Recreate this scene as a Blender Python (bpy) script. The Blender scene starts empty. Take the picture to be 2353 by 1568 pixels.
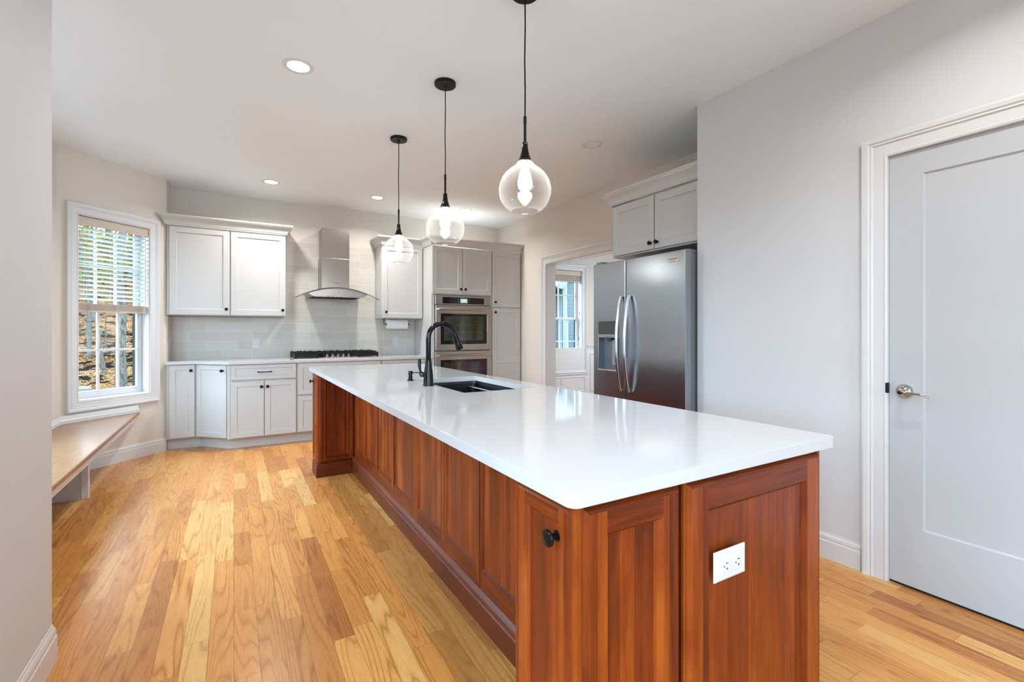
import bpy, bmesh, math, random
from mathutils import Vector, Matrix
random.seed(7)
C = bpy.context.scene.collection
SC = bpy.context.scene
R = math.radians

# ------------------------------------------------------------------ camera, sky, exposure
cam = bpy.data.objects.new('camera', bpy.data.cameras.new('camera'))
C.objects.link(cam)
cam.location = (0, 0, 1.205)
cam.rotation_euler = (R(90), 0, R(-30.5))
cam.data.sensor_width = 36
cam.data.lens = 1085.5/2353*36
cam.data.shift_y = -0.00999
cam.data.clip_start = 0.02
SC.camera = cam

SKY = 7.5
EXPOSURE = 1.52
DOWNLIGHT_W = 5.6
PENDANT_E = 17.0
w = bpy.data.worlds.new('world'); SC.world = w; w.use_nodes = True
nt = w.node_tree; nt.nodes.clear()
wo = nt.nodes.new('ShaderNodeOutputWorld'); bg = nt.nodes.new('ShaderNodeBackground')
tc = nt.nodes.new('ShaderNodeTexCoord'); sp = nt.nodes.new('ShaderNodeSeparateXYZ')
mr = nt.nodes.new('ShaderNodeMapRange'); mx = nt.nodes.new('ShaderNodeMix'); mx.data_type = 'RGBA'
mr.inputs['From Min'].default_value = -0.05; mr.inputs['From Max'].default_value = 0.7
mx.inputs[6].default_value = (0.64, 0.82, 1.0, 1); mx.inputs[7].default_value = (0.54, 0.76, 1.0, 1)
bg.inputs[1].default_value = SKY
nt.links.new(tc.outputs['Generated'], sp.inputs[0]); nt.links.new(sp.outputs[2], mr.inputs[0])
nt.links.new(mr.outputs[0], mx.inputs[0]); nt.links.new(mx.outputs[2], bg.inputs[0]); nt.links.new(bg.outputs[0], wo.inputs[0])
SC.view_settings.view_transform = 'Standard'; SC.view_settings.look = 'None'
SC.view_settings.exposure = EXPOSURE; SC.view_settings.gamma = 1; SC.view_settings.use_curve_mapping = False

# ------------------------------------------------------------------ node helpers and materials
class NB:
    def __init__(s, name):
        s.m = bpy.data.materials.new(name); s.m.use_nodes = True
        s.t = s.m.node_tree; s.t.nodes.clear()
        s.out = s.t.nodes.new('ShaderNodeOutputMaterial')
    def n(s, typ, ins=None, **props):
        nd = s.t.nodes.new(typ)
        for k, v in props.items(): setattr(nd, k, v)
        for k, v in (ins or {}).items(): s.set(nd, k, v)
        return nd
    def set(s, nd, k, v):
        sock = nd.inputs[k]
        if isinstance(v, bpy.types.NodeSocket): s.t.links.new(v, sock)
        elif isinstance(v, (tuple, list)) and len(v) == 3 and sock.type == 'RGBA': sock.default_value = (*v, 1)
        else: sock.default_value = v
    def math(s, op, a, b=None, c=None, clamp=False):
        nd = s.t.nodes.new('ShaderNodeMath'); nd.operation = op; nd.use_clamp = clamp
        s.set(nd, 0, a)
        if b is not None: s.set(nd, 1, b)
        if c is not None: s.set(nd, 2, c)
        return nd.outputs[0]
    def xyz(s, x, y, z):
        nd = s.t.nodes.new('ShaderNodeCombineXYZ'); s.set(nd, 0, x); s.set(nd, 1, y); s.set(nd, 2, z); return nd.outputs[0]
    def sep(s, v):
        nd = s.t.nodes.new('ShaderNodeSeparateXYZ'); s.set(nd, 0, v); return nd.outputs
    def white(s, x, y=0.0):
        nd = s.t.nodes.new('ShaderNodeTexWhiteNoise'); nd.noise_dimensions = '2D'
        s.set(nd, 0, s.xyz(x, y, 0.0)); return nd.outputs[0], nd.outputs[1]
    def noise(s, vec, scale=5, detail=2, rough=.5, dist=0):
        nd = s.n('ShaderNodeTexNoise', {'Vector': vec, 'Scale': scale, 'Detail': detail, 'Roughness': rough, 'Distortion': dist})
        return nd.outputs[0]
    def ramp(s, fac, stops):
        nd = s.t.nodes.new('ShaderNodeValToRGB'); s.set(nd, 0, fac)
        el = nd.color_ramp.elements
        while len(el) < len(stops): el.new(0.5)
        for e, (p, c) in zip(el, stops):
            e.position = p; e.color = (*c, 1)
        return nd.outputs[0]
    def mix(s, fac, a, b, mode='MIX'):
        nd = s.t.nodes.new('ShaderNodeMix'); nd.data_type = 'RGBA'; nd.blend_type = mode
        s.set(nd, 0, fac); s.set(nd, 6, a); s.set(nd, 7, b); return nd.outputs[2]
    def coord(s, which='Object'):
        return s.t.nodes.new('ShaderNodeTexCoord').outputs[which]
    def rnd(s): return s.t.nodes.new('ShaderNodeObjectInfo').outputs['Random']
    def bump(s, h, strength=.1, dist=.01):
        return s.n('ShaderNodeBump', {'Height': h, 'Strength': strength, 'Distance': dist}).outputs[0]
    def pbr(s, **k):
        nd = s.t.nodes.new('ShaderNodeBsdfPrincipled')
        for kk, v in k.items(): s.set(nd, kk.replace('_', ' '), v)
        s.t.links.new(nd.outputs[0], s.out.inputs[0]); return nd

def plain(name, col, rough=.5, metal=0.0, spec=.5, bump=0, bscale=200, emit=None, es=0, mottle=.03):
    b = NB(name)
    co = b.coord()
    n = b.noise(co, 3, 3)
    c2 = tuple(max(0, x*(1-mottle*2)) for x in col)
    k = dict(Base_Color=b.mix(n, col, c2), Roughness=rough, Metallic=metal, Specular_IOR_Level=spec)
    if bump: k['Normal'] = b.bump(b.noise(co, bscale, 2), bump, .002)
    if emit: k['Emission_Color'] = emit; k['Emission_Strength'] = es
    b.pbr(**k); return b.m

def steel(name, base=(.60, .585, .565), rough=.27, axis='z', wavy=0.0):
    b = NB(name); co = b.coord(); x, y, z = b.sep(co)
    k = {'z': (900, 900, 4), 'x': (4, 4, 900)}[axis]
    v = b.xyz(b.math('MULTIPLY', x, float(k[0])), b.math('MULTIPLY', y, float(k[1])), b.math('MULTIPLY', z, float(k[2])))
    st = b.noise(v, 1, 2)
    r = b.math('MULTIPLY_ADD', st, .14, rough-.07)
    h = b.math('MULTIPLY', st, .02)
    args = dict(Base_Color=base, Metallic=1.0, Roughness=r, Anisotropic=.35)
    if wavy:
        v2 = b.xyz(x, y, b.math('MULTIPLY', z, 9.0))
        h = b.math('ADD', h, b.math('MULTIPLY', b.noise(v2, 2.2, 1), wavy))
        args['Normal'] = b.bump(h, .25, .02)
    else: args['Normal'] = b.bump(h, .08, .004)
    b.pbr(**args); return b.m

def oak_floor():
    b = NB('oak_floor_planks'); x, y, z = b.sep(b.coord())
    W = .083
    rowf = b.math('DIVIDE', x, W); row = b.math('FLOOR', rowf); fx = b.math('FRACT', rowf)
    r1, _ = b.white(row, 3.0); r2, _ = b.white(row, 17.0)
    ln = b.math('MULTIPLY_ADD', r2, .55, .45)
    yf = b.math('DIVIDE', b.math('MULTIPLY_ADD', r1, 7.3, y), ln)
    idx = b.math('FLOOR', yf); fy = b.math('FRACT', yf)
    pid, pc = b.white(row, b.math('MULTIPLY_ADD', r1, 53.0, idx))
    pr, pg, pb = b.sep(pc)
    gx = b.math('MULTIPLY_ADD', pr, 30.0, b.math('MULTIPLY', x, 11.0))
    gy = b.math('MULTIPLY_ADD', pg, 30.0, b.math('MULTIPLY', y, .75))
    gv = b.xyz(gx, gy, b.math('MULTIPLY', pb, 20.0))
    fig = b.noise(gv, .85, 1, .4)
    ring = b.math('FRACT', b.math('MULTIPLY', fig, 17.0))
    ring = b.math('ABSOLUTE', b.math('MULTIPLY_ADD', ring, 2.0, -1.0))
    ring = b.math('POWER', ring, 4.0)
    ringamt = b.math('MULTIPLY', ring, b.math('MULTIPLY_ADD', pb, .30, .62))
    pores = b.noise(b.xyz(b.math('MULTIPLY', x, 420.0), b.math('MULTIPLY', y, 14.0), pid), 1, 3, .6)
    base = b.ramp(pid, [(0, (.40, .155, .040)), (.12, (.52, .22, .054)), (.5, (.62, .275, .070)), (.85, (.67, .33, .088)), (1, (.72, .42, .14))])
    dark = b.mix(1.0, base, (.58, .40, .28), 'MULTIPLY')
    c = b.mix(ringamt, base, dark)
    c = b.mix(b.math('MULTIPLY', b.math('SUBTRACT', .50, pores, clamp=True), .9), c, dark)
    ex = b.math('MULTIPLY', b.math('MINIMUM', fx, b.math('SUBTRACT', 1.0, fx)), W)
    ey = b.math('MULTIPLY', b.math('MINIMUM', fy, b.math('SUBTRACT', 1.0, fy)), ln)
    e = b.math('MINIMUM', ex, ey)
    seam = b.math('LESS_THAN', e, .0007)
    c = b.mix(b.math('MULTIPLY', seam, .75), c, (.10, .04, .015))
    crown = b.math('MULTIPLY', b.math('MULTIPLY', fx, b.math('SUBTRACT', 1.0, fx)), .35)
    hgt = b.math('ADD', b.math('ADD', b.math('MULTIPLY', pores, .05), b.math('MULTIPLY', b.math('MINIMUM', e, .002), 60.0)), b.math('MULTIPLY', crown, .3))
    b.pbr(Base_Color=c, Roughness=b.math('MULTIPLY_ADD', pores, .12, .22), Specular_IOR_Level=.3, Normal=b.bump(hgt, .22, .0035))
    return b.m

def wood(name, c0, c1, c2, stave=.042, along='z', rough=.3, figure=.35, k=1.0):
    b = NB(name); x, y, z = b.sep(b.coord()); rn = b.rnd()
    if along == 'z': u, v, t = b.math('ADD', x, y), z, 0
    elif along == 'x': u, v = b.math('ADD', z, y), x
    else: u, v = b.math('ADD', x, z), y
    u = b.math('MULTIPLY_ADD', rn, 3.7, u)
    uf = b.math('DIVIDE', u, stave)
    wob = b.math('ADD', uf, b.math('MULTIPLY', b.noise(b.xyz(uf, 0.0, 0.0), .9, 1), 1.8))
    st = b.math('FLOOR', wob)
    sv, sc = b.white(st, 5.0)
    grain = b.noise(b.xyz(b.math('MULTIPLY', u, 60.0), b.math('MULTIPLY', v, 3.2), b.math('MULTIPLY', sv, 30.0)), 1, 4, .62, .4)
    blotch = b.noise(b.xyz(b.math('MULTIPLY', u, 7.0), b.math('MULTIPLY', v, 2.4), rn), 1, 4, .6, .6)
    fine = b.noise(b.xyz(b.math('MULTIPLY', u, 420.0), b.math('MULTIPLY', v, 16.0), 0.0), 1, 2, .6)
    f = b.math('ADD', b.math('MULTIPLY', sv, .42*k), b.math('ADD', b.math('MULTIPLY', grain, .62), b.math('MULTIPLY', blotch, .62)))
    f = b.math('SUBTRACT', f, .17)
    f = b.math('ADD', f, b.math('MULTIPLY_ADD', fine, .16, -.22))
    c = b.ramp(f, [(.15, c0), (.5, c1), (.85, c2)])
    b.pbr(Base_Color=c, Roughness=rough, Specular_IOR_Level=.25, Normal=b.bump(fine, .04, .002))
    return b.m

def oak_seat():
    b = NB('oak_bench_wood'); x, y, z = b.sep(b.coord())
    board = b.math('FLOOR', b.math('DIVIDE', x, .16)); bv, bc = b.white(board, 2.0)
    fig = b.noise(b.xyz(b.math('MULTIPLY_ADD', bv, 9.0, b.math('MULTIPLY', x, 8.0)), b.math('MULTIPLY', y, 1.3), bv), .9, 2, .45)
    ring = b.math('FRACT', b.math('MULTIPLY', fig, 18.0))
    ring = b.math('POWER', b.math('ABSOLUTE', b.math('MULTIPLY_ADD', ring, 2.0, -1.0)), 2.0)
    p = b.noise(b.xyz(b.math('MULTIPLY', x, 300.0), b.math('MULTIPLY', y, 14.0), 0.0), 1, 3, .6)
    c = b.mix(b.math('MULTIPLY', ring, .45), (.34, .18, .085), (.22, .10, .042))
    c = b.mix(b.math('MULTIPLY', p, .35), c, (.20, .09, .036))
    b.pbr(Base_Color=c, Roughness=.28, Specular_IOR_Level=.3, Normal=b.bump(p, .05, .002)); return b.m

def tile_mat():
    b = NB('grey_subway_tile'); x, y, z = b.sep(b.coord())
    x = b.math('ADD', x, b.math('MULTIPLY', y, 1.0))
    H, L = .1, .3
    rf = b.math('DIVIDE', b.math('SUBTRACT', z, .893), H); row = b.math('FLOOR', rf); fz = b.math('FRACT', rf)
    half = b.math('MULTIPLY', b.math('MODULO', b.math('ADD', row, 20.0), 2.0), .5)
    cf = b.math('ADD', b.math('DIVIDE', b.math('ADD', x, 6.42-6.19), L), half); col = b.math('FLOOR', cf); fx = b.math('FRACT', cf)
    tv, tcx = b.white(col, b.math('MULTIPLY', row, 1.37)); tr, tg, tb = b.sep(tcx)
    ex = b.math('MULTIPLY', b.math('MINIMUM', fx, b.math('SUBTRACT', 1.0, fx)), L)
    ez = b.math('MULTIPLY', b.math('MINIMUM', fz, b.math('SUBTRACT', 1.0, fz)), H)
    e = b.math('MINIMUM', ex, ez)
    grout = b.math('LESS_THAN', e, .0014)
    p = .0195
    a1 = b.math('ABSOLUTE', b.math('SUBTRACT', b.math('FRACT', b.math('DIVIDE', b.math('ADD', b.math('MULTIPLY', x, .8), z), p)), .5))
    a2 = b.math('ABSOLUTE', b.math('SUBTRACT', b.math('FRACT', b.math('DIVIDE', b.math('SUBTRACT', b.math('MULTIPLY', x, .8), z), p)), .5))
    lat = b.math('LESS_THAN', b.math('MINIMUM', a1, a2), .09)
    isl = b.math('GREATER_THAN', tr, .84)
    lat = b.math('MULTIPLY', lat, isl)
    isd = b.math('MULTIPLY', b.math('GREATER_THAN', tg, .55), b.math('SUBTRACT', 1.0, isl))
    q = .007
    dots = b.math('MULTIPLY', b.math('SINE', b.math('MULTIPLY', x, 6.283/q)), b.math('SINE', b.math('MULTIPLY', z, 6.283/q)))
    dots = b.math('MULTIPLY', dots, isd)
    wav = b.noise(b.xyz(b.math('MULTIPLY', x, 16.0), 0.0, b.math('MULTIPLY', z, 60.0)), 1, 2)
    c = b.mix(tv, (.57, .525, .465), (.645, .60, .535))
    c = b.mix(b.math('MULTIPLY', dots, .10), c, (.72, .71, .68))
    c = b.mix(b.math('MULTIPLY', isl, .35), c, (.50, .49, .46))
    c = b.mix(b.math('MAXIMUM', b.math('MULTIPLY', lat, .5), b.math('MULTIPLY', grout, .65)), c, (.80, .79, .76))
    h = b.math('ADD', b.math('MULTIPLY', b.math('MINIMUM', e, .003), 120.0), b.math('ADD', b.math('MULTIPLY', lat, .2), b.math('ADD', b.math('MULTIPLY', dots, .1), b.math('MULTIPLY', wav, .35))))
    b.pbr(Base_Color=c, Roughness=.28, Specular_IOR_Level=.32, Normal=b.bump(h, .25, .002)); return b.m

def thin_glass(name, tint=(1, 1, 1), ior=1.45, rough=.0, haze=0.0):
    b = NB(name)
    tr = b.n('ShaderNodeBsdfTransparent', {'Color': tint}); gl = b.n('ShaderNodeBsdfGlossy', {'Roughness': rough})
    fr = b.n('ShaderNodeFresnel', {'IOR': ior})
    bf = b.n('ShaderNodeNewGeometry').outputs['Backfacing']
    m = b.n('ShaderNodeMixShader', {0: b.math('MULTIPLY', fr.outputs[0], b.math('SUBTRACT', 1.0, bf)), 1: tr.outputs[0], 2: gl.outputs[0]})
    last = m.outputs[0]
    if haze:
        tl = b.n('ShaderNodeBsdfTranslucent', {'Color': (1, 1, 1)})
        lw = b.n('ShaderNodeLayerWeight', {'Blend': .35})
        m2 = b.n('ShaderNodeMixShader', {0: b.math('MULTIPLY', lw.outputs['Facing'], haze), 1: last, 2: tl.outputs[0]})
        last = m2.outputs[0]
    b.t.links.new(last, b.out.inputs[0]); return b.m

def emitter(name, col, s):
    b = NB(name); e = b.n('ShaderNodeEmission', {'Color': col, 'Strength': s}); b.t.links.new(e.outputs[0], b.out.inputs[0]); return b.m

def blind_mat():
    b = NB('blind_slat_white'); co = b.coord()
    x, y, z = b.sep(co)
    n = b.noise(b.xyz(b.math('MULTIPLY', x, 3.0), b.math('MULTIPLY', y, 300.0), b.math('MULTIPLY', z, 300.0)), 1, 2)
    c = b.mix(n, (.80, .79, .75), (.70, .68, .63))
    d = b.n('ShaderNodeBsdfDiffuse', {'Color': c}); t = b.n('ShaderNodeBsdfTranslucent', {'Color': (.70, .76, .72)})
    m = b.n('ShaderNodeMixShader', {0: .5, 1: d.outputs[0], 2: t.outputs[0]}); b.t.links.new(m.outputs[0], b.out.inputs[0]); return b.m

def weave_mat():
    b = NB('blind_faux_wood'); x, y, z = b.sep(b.coord())
    n = b.noise(b.xyz(b.math('MULTIPLY', x, 6.0), b.math('MULTIPLY', y, 260.0), b.math('MULTIPLY', z, 420.0)), 1, 3, .7)
    c = b.ramp(n, [(.3, (.50, .42, .34)), (.7, (.68, .60, .51))])
    b.pbr(Base_Color=c, Roughness=.55, Normal=b.bump(n, .1, .002)); return b.m

def bark(name, a, c, sc=1.0):
    b = NB(name); x, y, z = b.sep(b.coord())
    n = b.noise(b.xyz(b.math('MULTIPLY', x, 9.0*sc), b.math('MULTIPLY', y, 9.0*sc), b.math('MULTIPLY', z, 3.0*sc)), 1.6, 6, .7, .5)
    b.pbr(Base_Color=b.ramp(n, [(.32, a), (.62, c)]), Roughness=1.0, Specular_IOR_Level=0.0, Normal=b.bump(n, .6, .03)); return b.m

def ground_mat():
    b = NB('leaf_litter_ground'); co = b.coord()
    v = b.n('ShaderNodeTexVoronoi', {'Vector': co, 'Scale': 20.0}); vc = b.sep(v.outputs['Color'])
    n = b.noise(co, 2.2, 5, .65)
    leaf = b.ramp(vc[0], [(.05, (.014, .006, .004)), (.35, (.040, .015, .006)), (.6, (.085, .030, .009)), (.8, (.12, .058, .014)), (1, (.13, .10, .07))])
    soil = b.ramp(n, [(.35, (.005, .004, .004)), (.6, (.014, .011, .008)), (.75, (.015, .018, .006))])
    f = b.math('MULTIPLY', b.math('GREATER_THAN', n, .47), .85)
    big = b.noise(co, .55, 3, .6)
    leaf = b.mix(b.math('MULTIPLY', b.math('SUBTRACT', big, .42, clamp=True), 2.2, clamp=True), leaf, (.10, .058, .026), 'ADD')
    b.pbr(Base_Color=b.mix(f, soil, leaf), Roughness=1.0, Specular_IOR_Level=0.0, Normal=b.bump(v.outputs['Distance'], .5, .05)); return b.m

def leaf_mat(name, a, c):
    b = NB(name); g = b.n('ShaderNodeNewGeometry'); col = b.mix(g.outputs['Random Per Island'], a, c)
    d = b.n('ShaderNodeBsdfDiffuse', {'Color': col}); t = b.n('ShaderNodeBsdfTranslucent', {'Color': col})
    m = b.n('ShaderNodeMixShader', {0: .45, 1: d.outputs[0], 2: t.outputs[0]}); b.t.links.new(m.outputs[0], b.out.inputs[0]); return b.m

def siding_mat():
    b = NB('pale_clapboard_siding'); x, y, z = b.sep(b.coord())
    f = b.math('FRACT', b.math('DIVIDE', z, .12))
    ln = b.math('LESS_THAN', f, .10)
    c = b.mix(b.math('MULTIPLY', ln, .6), (.05, .066, .067), (.018, .025, .027))
    b.pbr(Base_Color=c, Roughness=.9, Specular_IOR_Level=0.05, Normal=b.bump(f, .5, .02)); return b.m

M = dict(
    wall=plain('greige_wall_paint', (.72, .672, .605), .72, bump=.05, bscale=260, mottle=.01),
    wall_daylit=plain('daylit_wall_paint', (.655, .665, .672), .72, bump=.05, bscale=260, mottle=.01),  # same wall paint, with the cool daylight put into its colour
    ceil=plain('ceiling_white_paint', (.84, .885, .925), .85, bump=.04, mottle=.01),
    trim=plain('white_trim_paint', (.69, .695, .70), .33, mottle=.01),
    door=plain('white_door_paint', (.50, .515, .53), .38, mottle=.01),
    cab=plain('off_white_cabinet_paint', (.575, .57, .55), .36, mottle=.01),
    cabin=plain('cabinet_frame_paint', (.52, .50, .475), .4, mottle=.01),
    quartz=plain('white_quartz', (.60, .605, .615), .07, spec=.5, mottle=.02),
    floor=oak_floor(),
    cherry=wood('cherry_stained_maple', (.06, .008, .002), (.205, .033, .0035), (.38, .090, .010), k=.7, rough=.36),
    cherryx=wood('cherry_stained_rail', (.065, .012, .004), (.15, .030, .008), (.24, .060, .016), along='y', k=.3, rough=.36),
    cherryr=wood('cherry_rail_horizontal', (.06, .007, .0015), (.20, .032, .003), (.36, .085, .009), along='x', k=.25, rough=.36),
    bench=oak_seat(), tile=tile_mat(),
    steel=steel('brushed_stainless'), fridge=steel('fridge_stainless', (.36, .385, .415), .23, wavy=.06),
    hood=steel('hood_stainless', (.36, .32, .285), .30), oven=steel('oven_stainless', (.66, .62, .57), .24, axis='x'),
    fridgeside=plain('fridge_grey_enamel', (.22, .22, .235), .4),
    satin=plain('satin_steel', (.55, .55, .56), .2, metal=1, mottle=0),
    chrome=plain('polished_chrome', (.50, .475, .45), .08, metal=1, mottle=0),
    black=plain('black_metal', (.004, .004, .005), .12, spec=.28),
    bmatte=plain('black_matte_metal', (.008, .007, .007), .45, spec=.25),
    iron=plain('cast_iron_black', (.007, .007, .007), .5, spec=.25, bump=.2),
    sink=plain('black_composite', (.004, .004, .005), .35),
    bglass=plain('black_oven_glass', (.006, .006, .008), .03, spec=.9),
    oveng=None,
    plastic=plain('white_plastic', (.66, .66, .67), .3, mottle=0),
    slot=plain('dark_slot', (.03, .02, .02), .6),
    gap=plain('dark_gap', (.01, .01, .01), .9),
    paper=plain('paper_towel_white', (.86, .86, .86), .9, bump=.25, bscale=400),
    glass=thin_glass('clear_pendant_glass', (.985, .985, .985), 1.5, haze=.10),
    hglass=thin_glass('hood_glass', (.93, .97, .95), 1.45), pane=thin_glass('window_glass', (.95, .975, .98), 1.16),
    glassedge=plain('dark_glass_edge', (.03, .04, .04), .15),
    bulb=emitter('pendant_bulb_glow', (1, .98, .94), PENDANT_E),
    disc=emitter('downlight_diffuser_glow', (1, .95, .88), 6.0),
    discoff=plain('unlit_diffuser', (.88, .87, .85), .5),
    screen=plain('oven_screen', (.10, .13, .14), .2, emit=(.3, .42, .45), es=.45),
    glow=emitter('display_digits_glow', (.85, .95, 1), 1.3),
    slat=blind_mat(), weave=weave_mat(), cord=plain('blind_cord', (.45, .41, .36), .7),
    panel=plain('dispenser_panel', (.06, .062, .055), .3), panel2=plain('dispenser_strip', (.30, .31, .28), .35),
    cavity=plain('dispenser_cavity', (.22, .25, .29), .25, metal=.6),
    ink=plain('black_ink', (.008, .008, .008), .5), plate=plain('badge_silver', (.62, .60, .56), .35, metal=.5),
    darkcase=plain('dark_green_exterior_casing', (.004, .010, .011), .9),
    ground=ground_mat(), bark1=bark('grey_bark', (.022, .019, .014), (.095, .088, .072), 2), bark2=bark('mossy_bark', (.018, .018, .012), (.085, .082, .062), 2),
    bark3=bark('brown_bark', (.018, .014, .010), (.065, .055, .042)),
    leafy=leaf_mat('yellow_leaves', (.16, .09, .012), (.07, .085, .015)), leafo=leaf_mat('orange_leaves', (.14, .042, .009), (.16, .08, .014)),
    leafg=leaf_mat('green_leaves', (.035, .07, .02), (.08, .11, .03)),
    siding=siding_mat(), exttrim=plain('pale_exterior_trim', (.09, .11, .112), .9, spec=.05), roof=plain('grey_roof_shingle', (.10, .11, .12), .9),
    rock=plain('pale_rock', (.09, .082, .07), 1.0, spec=0.0, bump=.5, bscale=20),
)
def oven_glass():
    b = NB('iridescent_oven_window'); x, y, z = b.sep(b.coord())
    n = b.noise(b.xyz(b.math('MULTIPLY', x, 5.0), 0.0, b.math('MULTIPLY', z, .8)), 1, 1)
    c = b.ramp(n, [(.30, (.02, .10, .06)), (.42, (.05, .045, .01)), (.55, (.10, .13, .12)), (.70, (.08, .025, .07))])
    rk = b.math('LESS_THAN', b.math('ABSOLUTE', b.math('SUBTRACT', b.math('FRACT', b.math('DIVIDE', z, .095)), .5)), .03)
    c = b.mix(b.math('MULTIPLY', rk, .5), c, (.2, .2, .19))
    b.pbr(Base_Color=c, Metallic=.55, Roughness=.05, Specular_IOR_Level=.9); return b.m
M['oveng'] = oven_glass()

# ------------------------------------------------------------------ mesh helpers
class MB:
    def __init__(s): s.v = []; s.f = []
    def add(s, vs, fs):
        o = len(s.v); s.v += [tuple(p) for p in vs]; s.f += [tuple(i+o for i in f) for f in fs]; return s
    def box(s, x0, x1, y0, y1, z0, z1):
        vs = [(x0, y0, z0), (x1, y0, z0), (x1, y1, z0), (x0, y1, z0), (x0, y0, z1), (x1, y0, z1), (x1, y1, z1), (x0, y1, z1)]
        return s.add(vs, [(0, 3, 2, 1), (4, 5, 6, 7), (0, 1, 5, 4), (1, 2, 6, 5), (2, 3, 7, 6), (3, 0, 4, 7)])
    def rings(s, loops, cap0=True, cap1=True, closed=True):
        n = len(loops[0]); vs = [p for l in loops for p in l]; fs = []
        for i in range(len(loops)-1):
            for j in range(n if closed else n-1):
                k = (j+1) % n
                fs.append((i*n+j, i*n+k, (i+1)*n+k, (i+1)*n+j))
        if cap0: fs.append(tuple(range(n))[::-1])
        if cap1: fs.append(tuple((len(loops)-1)*n+j for j in range(n)))
        return s.add(vs, fs)
    def lathe(s, prof, c=(0, 0, 0), axis='z', n=32, cap=True):
        loops = []
        for r, h in prof:
            l = []
            for j in range(n):
                a = 2*math.pi*j/n; p, q = r*math.cos(a), r*math.sin(a)
                if axis == 'z': pt = (c[0]+p, c[1]+q, c[2]+h)
                elif axis == 'y': pt = (c[0]+p, c[1]+h, c[2]+q)
                else: pt = (c[0]+h, c[1]+p, c[2]+q)
                l.append(pt)
            loops.append(l)
        return s.rings(loops, cap, cap)
    def tube(s, pts, rad, n=12, flat=None, up=None):
        pts = [Vector(p) for p in pts]; m = len(pts)
        rad = rad if isinstance(rad, (list, tuple)) else [rad]*m
        loops = []; ref = Vector(up) if up else None
        for i, p in enumerate(pts):
            t = (pts[min(i+1, m-1)]-pts[max(i-1, 0)]).normalized()
            if ref is None:
                ref = Vector((0, 0, 1)) if abs(t.z) < .9 else Vector((1, 0, 0))
            b1 = t.cross(ref).normalized(); b2 = b1.cross(t).normalized(); ref = b2
            fa, fb = flat if flat else (1, 1)
            loops.append([p+b1*(rad[i]*fa*math.cos(2*math.pi*j/n))+b2*(rad[i]*fb*math.sin(2*math.pi*j/n)) for j in range(n)])
        return s.rings(loops)
    def prism(s, poly, z0, z1):
        return s.rings([[(x, y, z0) for x, y in poly], [(x, y, z1) for x, y in poly]])
    def prismy(s, poly, y0, y1):
        return s.rings([[(x, y0, z) for x, z in poly], [(x, y1, z) for x, z in poly]])
    def rr(s, x0, x1, z0, z1, seq):
        """nested rectangles facing -y: seq of (inset, y)"""
        return s.rings([[(x0+i, y, z0+i), (x1-i, y, z0+i), (x1-i, y, z1-i), (x0+i, y, z1-i)] for i, y in seq])
    def sweep(s, path, prof, closed=False, side=1, plane='xy'):
        n = len(path); loops = []
        for i in range(n):
            p = Vector(path[i])
            d0 = (p-Vector(path[i-1])).normalized() if (i > 0 or closed) else None
            d1 = (Vector(path[(i+1) % n])-p).normalized() if (i < n-1 or closed) else None
            if d0 is None: d0 = d1
            if d1 is None: d1 = d0
            n0 = Vector((d0.y, -d0.x))*side; n1 = Vector((d1.y, -d1.x))*side
            m = (n0+n1).normalized(); m = m/max(.3, m.dot(n0))
            l = []
            for o, h in prof:
                q = p+m*o
                l.append((q.x, q.y, h) if plane == 'xy' else (q.x, -h, q.y))
            loops.append(l)
        if closed: loops.append(loops[0]); return s.rings(loops, False, False)
        return s.rings(loops)
    def build(s, name, mat, parent=None, smooth=False, bevel=0, loc=None, rot=None, seg=2, ang=.7):
        me = bpy.data.meshes.new(name); bm = bmesh.new()
        vs = [bm.verts.new(p) for p in s.v]
        for f in s.f:
            try: bm.faces.new([vs[i] for i in f])
            except ValueError: pass
        bmesh.ops.remove_doubles(bm, verts=bm.verts, dist=1e-5)
        bmesh.ops.recalc_face_normals(bm, faces=bm.faces)
        bm.to_mesh(me); bm.free()
        me.materials.append(mat)
        if smooth:
            me.polygons.foreach_set('use_smooth', [True]*len(me.polygons)); me.set_sharp_from_angle(angle=ang)
        o = bpy.data.objects.new(name, me); C.objects.link(o)
        if parent: o.parent = parent
        if loc: o.location = loc
        if rot: o.rotation_euler = rot
        if bevel:
            b = o.modifiers.new('bevel', 'BEVEL'); b.width = bevel; b.segments = seg; b.limit_method = 'ANGLE'; b.angle_limit = R(35)
        return o

def tag(o, label=None, cat=None, group=None, kind=None):
    if label: o['label'] = label
    if cat: o['category'] = cat
    if group: o['group'] = group
    if kind: o['kind'] = kind
    return o
def thing(name, label, cat, loc=(0, 0, 0), rz=0, group=None):
    o = bpy.data.objects.new(name, None); C.objects.link(o); o.location = loc; o.rotation_euler = (0, 0, rz)
    o.empty_display_size = .05
    return tag(o, label, cat, group)
def struct(o): return tag(o, kind='structure')
def sempty(name, loc, rz):
    o = bpy.data.objects.new(name, None); C.objects.link(o); o.location = loc; o.rotation_euler = (0, 0, rz); o.empty_display_size = .05
    return struct(o)
def text(name, body, size, loc, mat, parent, rot=(R(90), 0, 0), ext=.0004, sx=1.0, shear=0):
    cu = bpy.data.curves.new(name, 'FONT'); cu.body = body; cu.size = size; cu.extrude = ext; cu.align_x = 'CENTER'; cu.align_y = 'CENTER'; cu.shear = shear
    tmp = bpy.data.objects.new(name, cu); C.objects.link(tmp)
    dg = bpy.context.evaluated_depsgraph_get(); me = bpy.data.meshes.new_from_object(tmp.evaluated_get(dg))
    bpy.data.objects.remove(tmp)
    me.materials.clear(); me.materials.append(mat)
    o = bpy.data.objects.new(name, me); C.objects.link(o); o.parent = parent; o.location = loc; o.rotation_euler = rot; o.scale = (sx, 1, 1)
    return o
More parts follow.
